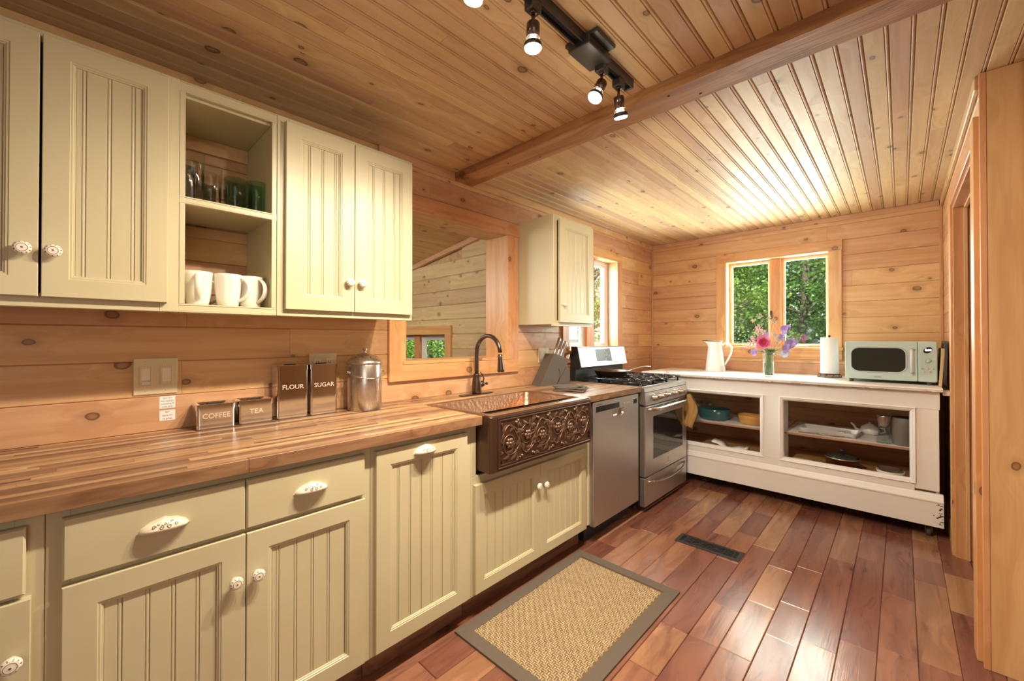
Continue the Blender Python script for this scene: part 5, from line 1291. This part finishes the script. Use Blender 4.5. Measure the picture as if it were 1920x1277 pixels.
# microwave
MW = thing('microwave', 'pale mint retro microwave with black oval-cornered window', 'microwave', (1.942, 4.0, ZT)); mx0, mx1, my0, my1, mz0, mz1 = 1.705, 2.176, 3.86, 4.19, .972, 1.240
b = MB(); def_ = rr((mx0+mx1)/2, (mz0+mz1)/2, mx1-mx0, mz1-mz0, .016, 5)
def mwr(y, i): return [(p[0], y, p[1]) for p in rr((mx0+mx1)/2, (mz0+mz1)/2, mx1-mx0-2*i, mz1-mz0-2*i, max(.003, .016-i), 5)]
b.loops([mwr(my1, .004), mwr(my1-.005, 0), mwr(my0+.022, 0)], (True, True)); obj('casing', b, 'mint', MW)
b = MB()
def dr_(x0, x1, y, i): return [(p[0], y, p[1]) for p in rr((x0+x1)/2, (mz0+mz1)/2, x1-x0-2*i, mz1-mz0-2*i, .012, 5)]
b.loops([dr_(mx0, 2.084, my0+.021, 0), dr_(mx0, 2.084, my0+.005, 0), dr_(mx0, 2.084, my0, .004)], (True, True)); dd = obj('door', b, 'mint', MW)
b = MB(); b.loops([dr_(2.0855, mx1, my0+.021, 0), dr_(2.0855, mx1, my0+.005, 0), dr_(2.0855, mx1, my0, .004)], (True, True)); cp = obj('control_panel', b, 'mint', MW)
def rw(y, i, r_): return [(p[0], y, p[1]) for p in rr(1.884, 1.112, .284-2*i, .166-2*i, r_, 7)]
b = MB(); b.loops([rw(my0-.0003, -.008, .05), rw(my0-.003, -.006, .049), rw(my0-.003, -.001, .045), rw(my0-.0005, .001, .043)], (False, False)); obj('window_bezel', b, 'mat_grey', dd)
b = MB(); b.loops([rw(my0+.003, 0, .044), rw(my0-.0012, 0, .044)], (False, True)); obj('window_glass', b, 'dark_glass', dd)
b = MB(); b.tube([(2.056, my0-.001, 1.188), (2.056, my0-.022, 1.188)], .006, 8); b.tube([(2.056, my0-.001, 1.032), (2.056, my0-.022, 1.032)], .006, 8); b.tube([(2.056, my0-.024, 1.024), (2.056, my0-.024, 1.196)], .0075, 12); obj('handle', b, 'vinyl', dd)
for z_ in (1.192, 1.028): b = MB(); b.lathe([(.0085, -.004), (.0085, .004)], (2.056, my0-.024, z_), (0, 0, 1), 12); obj('handle_ring', b, 'brass', dd)
text('maker_wordmark', "comfee'", .012, (1.884, my0-.0012, .992), (1, 0, 0), (0, 0, 1), 'iron', dd, .0003)
b = MB(); b.lathe([(.024, 0), (.024, .002), (.022, .003), (0, .003)], (2.132, my0, 1.183), (0, -1, 0), 28, 1.0, .74); ds = obj('display', b, 'iron_gloss', cp)
text('clock_digits', '0:00', .018, (2.134, my0-.0036, 1.183), (1, 0, 0), (0, 0, 1), 'screen_glow', ds, .0002, 1.0)
b = MB(); b.lathe([(.0155, 0), (.0155, .003), (.013, .004)], (2.134, my0, 1.112), (0, -1, 0), 24, 1, .8); b.lathe([(.0115, .004), (.0115, .010), (.009, .012), (0, .012)], (2.134, my0, 1.112), (0, -1, 0), 24, 1, .85); obj('dial', b, 'mint', cp)
b = MB(); b.lathe([(.0158, .002), (.0162, .0045), (.0145, .0045)], (2.134, my0, 1.112), (0, -1, 0), 24, 1, .8, cap=False); obj('dial_ring', b, 'chrome', cp)
for (x_, z_) in ((2.104, 1.062), (2.132, 1.060), (2.158, 1.059), (2.116, 1.040), (2.144, 1.039)):
    b = MB(); b.lathe([(.0068, 0), (.0065, .003), (.004, .005), (0, .0055)], (x_, my0, z_), (0, -1, 0), 14); obj('button', b, 'chrome', cp)
for (x_, z_, s_) in ((2.104, 1.074, .008), (2.132, 1.074, .009), (2.158, 1.073, .009), (2.116, 1.026, .008), (2.144, 1.026, .009), (2.132, 1.134, .018)):
    b = MB(); b.box(x_-s_, x_+s_, my0-.0006, my0+.001, z_-.0008, z_+.0008); obj('printed_mark', b, 'mat_grey', cp)
for (x_, y_) in ((1.74, 3.89), (2.14, 3.89), (1.74, 4.15), (2.14, 4.15)): b = MB(); b.lathe([(.012, 0), (.014, .020)], (x_, y_, ZT), (0, 0, 1), 12); obj('foot', b, 'rubber', MW)
# boards at the right
def lean_board(name, label, x0, w, y0, y1, z1, lean, rad, mat, cat, thk):
    b = MB(); pts = rr((y0+y1)/2, (ZT+z1)/2, y1-y0, z1-ZT, rad, 6); n = len(pts); vs = []
    for s_ in (0, 1): vs += [(x0+s_*thk+(p[1]-ZT)*lean, p[0], p[1]+.0003) for p in pts]
    b.add(vs, [(i, (i+1) % n, n+(i+1) % n, n+i) for i in range(n)] + [list(range(n))[::-1], list(range(n, 2*n))], False); return tag(obj(name, b, mat), label, cat, 'boards beside the microwave')
lean_board('cutting_board', 'pale wooden cutting board on edge, right beside the microwave', 2.181, 0, 3.80, 4.12, 1.195, .055, .006, 'board_wood', 'cutting board', .012)
lean_board('serving_board', 'dark round-topped board on edge against the right wall', 2.198, 0, 3.76, 4.14, 1.245, .03, .10, 'darkboard', 'cutting board', .012)
b = MB(); b.box(.50, .66, 3.74, 3.90, ZT, ZT+.0025, .001); o = tag(obj('paper_card', b, 'paper'), 'flat white card lying on the left end of the white counter', 'card')
b = MB(); b.box(.45, .475, 3.67, 3.685, ZT, ZT+.012, .002); tag(obj('eraser', b, 'blush'), 'tiny pink block at the left corner of the white counter', 'eraser')

# ---- inside the white counter
SZ = .535
def bowl_(name, label, cat, c, r, h, mat, sx=1, sy=1, wall=.007, flare=.9, ribs=0):
    b = MB(); b.lathe([(0, .002), (r*flare*.82, 0), (r*flare*.9, .004), (r*flare, h*.25), (r, h), (r-wall*.5, h+.003), (r-wall, h), (r*flare-wall, h*.25), (0, .010)], c, (0, 0, 1), 48, sx, sy, cap=False)
    if ribs:
        for i in range(len(b.v)):
            p = b.v[i]; a = math.atan2(p[1]-c[1], p[0]-c[0]); f = 1+.012*math.cos(ribs*a); b.v[i] = (c[0]+(p[0]-c[0])*f, c[1]+(p[1]-c[1])*f, p[2])
    return tag(obj(name, b, mat), label, cat)
bowl_('casserole_dish', 'deep teal glazed casserole dish on the left shelf of the white counter', 'dish', (.775, 3.945, SZ), .128, .095, 'teal', 1.05, .85, .008, .94)
bowl_('baking_bowl', 'ochre ribbed baking bowl on the shelf right of the teal dish', 'bowl', (1.075, 3.935, SZ), .100, .075, 'ochre', 1, 1, .006, .9, 24)
for i, (x_, y_, lb) in enumerate(((.585, 4.08, 'clear glass jar standing behind the teal dish at far left'), (.66, 4.18, 'clear glass jar behind the teal dish, nearer the wall'))):
    b = MB(); b.lathe([(0, .003), (.046, 0), (.048, .004), (.048, .135), (.044, .140), (.042, .134), (.044, .008), (0, .008)], (x_, y_, SZ), (0, 0, 1), 24, cap=False); tag(obj('glass_jar', b, 'glass_vase'), lb, 'jar')
b = MB(); b.box(.84, 1.10, 3.93, 4.10, SZ, SZ+.004, .001); tag(obj('grey_tray', b, 'mat_grey'), 'thin grey board lying behind the ochre bowl', 'board')
t = thing('cutlery_tray', 'clear plastic cutlery tray lying on the right shelf', 'tray', (1.60, 3.95, SZ)); b = MB()
def tr(z, i, k_=0): return [(1.60+p[0]*math.cos(-.10)-p[1]*math.sin(-.10), 3.965+p[0]*math.sin(-.10)+p[1]*math.cos(-.10), z) for p in rr(0, 0, .36-2*i, .20-2*i, .02, 4)]
b.loops([tr(SZ+.0005, .012), tr(SZ+.032, 0), tr(SZ+.034, .001), tr(SZ+.032, .003), tr(SZ+.003, .014)], (True, True)); obj('tray', b, 'plastic_clear', t); b = MB()
for s_ in (-.06, 0, .06): b.box(1.46, 1.72, 3.965+s_-.0015, 3.965+s_+.0015, SZ+.0045, SZ+.026)
b.box(1.655, 1.70, 3.90, 3.94, SZ+.005, SZ+.032, .003); obj('divider', b, 'plastic_clear', t)
b = MB(); rs = random.Random(9)
for i in range(3):
    x_, y_ = 1.55+i*.035, 3.845+i*.012; b.lathe([(.012+.003*i, 0), (.011+.003*i, .004), (.002, .006)], (x_-.11+i*.02, y_, SZ+.001), (0, 0, 1), 14, 1.6, 1)
    b.tube([(x_-.10, y_, SZ+.004), (x_, y_, SZ+.006), (x_+.12, y_-.01, SZ+.004)], .0028, 6)
tag(obj('serving_utensils', b, 'steel_v'), 'long pale serving spoons lying at the front edge of the right shelf', 'utensils')
t = thing('teapot', 'small white ceramic teapot behind the glass shaker', 'teapot', (1.83, 4.12, SZ)); b = MB()
b.lathe([(.035, 0), (.052, .012), (.060, .035), (.052, .058), (.034, .068), (.030, .070), (.024, .078), (.008, .082), (.009, .090), (0, .093)], (1.83, 4.12, SZ), (0, 0, 1), 24); obj('body', b, 'enamel', t)
b = MB(); b.tube([(1.78, 4.11, SZ+.025), (1.75, 4.10, SZ+.035), (1.735, 4.095, SZ+.065), (1.72, 4.09, SZ+.078)], [.013, .010, .007, .006], 8); obj('spout', b, 'enamel', t)
b = MB(); b.tube([(1.885, 4.12, SZ+.055), (1.91, 4.12, SZ+.055), (1.915, 4.12, SZ+.03), (1.89, 4.12, SZ+.018)], .005, 7); obj('handle', b, 'enamel', t)
t = thing('cocktail_shaker', 'waisted glass shaker with steel top beside the grey jar', 'shaker', (1.915, 3.862, SZ)); b = MB()
b.lathe([(0, .004), (.043, 0), (.046, .006), (.040, .035), (.028, .085), (.032, .12), (.030, .12), (.026, .085), (.038, .035), (0, .008)], (1.915, 3.862, SZ), (0, 0, 1), 28, cap=False); obj('glass', b, 'glass_vase', t)
b = MB(); b.lathe([(.030, 0), (.036, .045), (.0405, .070), (.041, .076), (.036, .080), (0, .080)], (1.915, 3.862, SZ+.112), (0, 0, 1), 28); obj('steel_top', b, 'steel_v', t)
t = thing('utensil_crock', 'grey vertically ribbed crock at the right end of the shelf', 'jar', (2.02, 3.875, SZ)); b = MB()
b.lathe([(.060, 0), (.064, .006), (.067, .12), (.069, .185), (.066, .188), (.062, .183), (.058, .02), (0, .018)], (2.02, 3.875, SZ), (0, 0, 1), 72, cap=False)
for i in range(len(b.v)):
    p = b.v[i]; dx_, dy_ = p[0]-2.02, p[1]-3.875; r_ = math.hypot(dx_, dy_)
    if r_ > .0595: f = 1-.02*(i % 2); b.v[i] = (2.02+dx_*f, 3.875+dy_*f, p[2])
obj('crock', b, 'greyjar', t); b = MB(); b.lathe([(.060, 0), (.060, .006), (0, .008)], (2.02, 3.875, SZ+.18), (0, 0, 1), 24); obj('dark_lid', b, 'iron', t)
LZ = .305
t = thing('lidded_pot', 'dark red pot with black-knobbed glass lid on the bottom of the counter', 'pot', (1.685, 3.87, LZ)); b = MB()
b.lathe([(.085, 0), (.095, .006), (.101, .078), (.104, .080), (.099, .080), (.093, .010), (0, .008)], (1.685, 3.87, LZ), (0, 0, 1), 36, cap=False); obj('pot', b, 'red', t)
b = MB(); b.lathe([(.106, 0), (.107, .003), (.103, .006)], (1.685, 3.87, LZ+.081), (0, 0, 1), 36, cap=False); obj('lid_rim', b, 'steel_v', t)
b = MB(); b.lathe([(.104, 0), (.08, .014), (.04, .022), (0, .025)], (1.685, 3.87, LZ+.085), (0, 0, 1), 36); ld = obj('lid', b, 'dark_glass', t)
b = MB(); b.lathe([(.012, 0), (.010, .008), (.018, .016), (.021, .028), (.017, .034), (0, .036)], (1.685, 3.87, LZ+.108), (0, 0, 1), 18); obj('lid_knob', b, 'iron', ld)
b = MB(); b.lathe([(0, .001), (.05, 0), (.072, .03), (.076, .046), (.074, .047), (.069, .03), (.048, .004), (0, .004)], (1.945, 3.86, LZ), (0, 0, 1), 32, cap=False); tag(obj('mixing_bowl', b, 'ivory'), 'cream bowl at the lower right inside the counter', 'bowl')
b = MB(); b.lathe([(0, .002), (.045, 0), (.062, .026), (.066, .027), (.060, .024), (.043, .003), (0, .004)], (1.94, 3.86, LZ+.0315), (0, 0, 1), 32, cap=False); tag(obj('steel_bowl', b, 'chrome'), 'shallow steel bowl nested in the cream bowl', 'bowl')
for i, (x_, y_, w_, d_, z_, a_, lb) in enumerate(((.93, 3.84, .26, .12, .045, .1, 'rolled white placemat lying lowest left in the counter'),)):
    b = MB(); n = 20; top = []
    for j in range(n+1):
        s_ = j/n; top.append((x_-w_/2+w_*s_, LZ+.002+.062*max(0, 1-s_*2.6)**.8+.014*math.sin(s_*6)**2 + .02*s_))
    vs = []; 
    for (xx, zz) in top: vs += [(xx, y_-d_/2, zz), (xx, y_+d_/2, zz+.01), (xx, y_+d_/2, zz+.004), (xx, y_-d_/2, zz-.004+.003)]
    fs = []
    for j in range(n):
        for k_ in range(4): fs.append((j*4+k_, j*4+(k_+1) % 4, j*4+4+(k_+1) % 4, j*4+4+k_))
    fs += [(0, 1, 2, 3), tuple(n*4+q for q in (3, 2, 1, 0))]
    b.add(vs, fs, True); b.tube([(x_+w_/2, y_-d_/2, LZ+.030), (x_+w_/2, y_+d_/2, LZ+.030)], .014, 12); tag(obj('placemat', b, 'paper'), lb, 'placemat')
b = MB(); b.box(1.38, 1.50, 3.80, 3.90, LZ, LZ+.018, .003); tag(obj('folded_napkin', b, 'ivory'), 'folded pale napkin at the lower left of the right compartment', 'napkin')
# small things on top of the range backguard ledge (window stool)
b = MB()
for i in range(9): b.ball((.018+.004*math.sin(i*3), 2.92+i*.042, 1.176+.004*math.cos(i*2)), .012+.004*math.sin(i*1.7), 8, 5)
o = tag(obj('shell_garland', b, 'enamel'), 'strand of small white shells along the left window stool', 'garland')

# ================================================================ OUTSIDE
g = MB(); g.box(-26, 16, -8, 30, -.62, -.6); o = obj('forest_ground', g, 'grass'); o['kind'] = 'structure'
def tree(label, x, y, h, r, seed, mat='leaf', leaves=5200, low=.0, ls=.075):
    rs = random.Random(seed); t = thing('tree', label, 'tree', (x, y, -.6), 'trees outside the windows')
    b = MB(); q = [(x+.06*math.sin(i*1.3+seed), y+.06*math.cos(i*1.7+seed), -.6+h*.8*i/6) for i in range(7)]; b.tube(q, [.14, .12, .10, .085, .07, .05, .02], 9); obj('trunk', b, 'bark', t)
    br = MB(); m = MB(); cl = []
    for i in range(34):
        a = rs.uniform(0, 2*PI); zz = -.6+low+(h-low)*rs.random()**.9; rr_ = r*rs.uniform(.35, 1)*(1-.45*max(0, (zz+.6)/h-.55)); c = (x+rr_*math.cos(a), y+rr_*math.sin(a), zz)
        cl.append((c, r*rs.uniform(.22, .42))); br.tube([(x, y, max(-.4, zz-.5*rr_)), c], [.03, .008], 5)
    obj('branches', br, 'bark', t)
    for i in range(leaves):
        c, s_ = rs.choice(cl); p = Vector((c[0]+rs.gauss(0, s_*.55), c[1]+rs.gauss(0, s_*.55), max(-.55, c[2]+rs.gauss(0, s_*.4))))
        d = Vector((rs.gauss(0, 1), rs.gauss(0, 1), rs.gauss(0, .5)-.3)).normalized(); u = d.orthogonal().normalized(); u = u*math.cos(i)+d.cross(u)*math.sin(i); L = ls*rs.uniform(.6, 1.3)
        m.add([p, p+d*L*.5+u*L*.32, p+d*L, p+d*L*.5-u*L*.32], [(0, 1, 2, 3)], False)
    n = len(m.v); me_o = obj_fast('foliage', m, mat, t); me_o['kind'] = 'stuff'
def obj_fast(name, mb, mat, parent):
    org = Vector(ORG[parent.name]); me = bpy.data.meshes.new(name); me.from_pydata([(v[0]-org.x, v[1]-org.y, v[2]-org.z) for v in mb.v], [], mb.f); me.materials.append(M[mat])
    o = bpy.data.objects.new(name, me); C.objects.link(o); o.parent = parent; ORG[o.name] = tuple(org); return o
tree('leafy tree seen in the left pane of the far window', -.55, 8.0, 4.6, .95, 1, 'leaf', 26000, 0, .055)
tree('leafy tree seen in the right pane of the far window', 1.95, 8.3, 4.8, 1.0, 2, 'leaf2', 24000, 0, .055)
tree('tree beyond the far window, standing between the two nearer ones', .3, 12.0, 7.0, 1.8, 3, 'leaf2', 32000, 0, .10)
tree('tree outside the left kitchen window beyond the range', -1.75, 5.75, 4.6, .9, 5, 'leaf', 24000, 0, .055)
tree('further tree outside the left kitchen window', -4.4, 9.9, 6.5, 1.3, 6, 'leaf2', 30000, 0, .08)
tree('tree seen through the small side room window', -6.4, 5.9, 5.0, 1.5, 7, 'leaf', 26000, 0, .07)
tree('further tree behind the one in the side room window', -11.5, 8.6, 6.5, 2.0, 8, 'leaf2', 20000, 0, .12)
tree('tree left of the one in the side room window', -10.4, 3.0, 6.0, 1.9, 9, 'leaf2', 14000, 0, .12)
tree('tall dense tree at the back of the woods behind the far window', -.4, 18.0, 9.0, 3.2, 10, 'leaf2', 30000, 0, .17)
tree('tall dense tree at the back of the woods, seen in the left kitchen window', -12.5, 16.5, 9.0, 2.8, 11, 'leaf2', 26000, 0, .17)
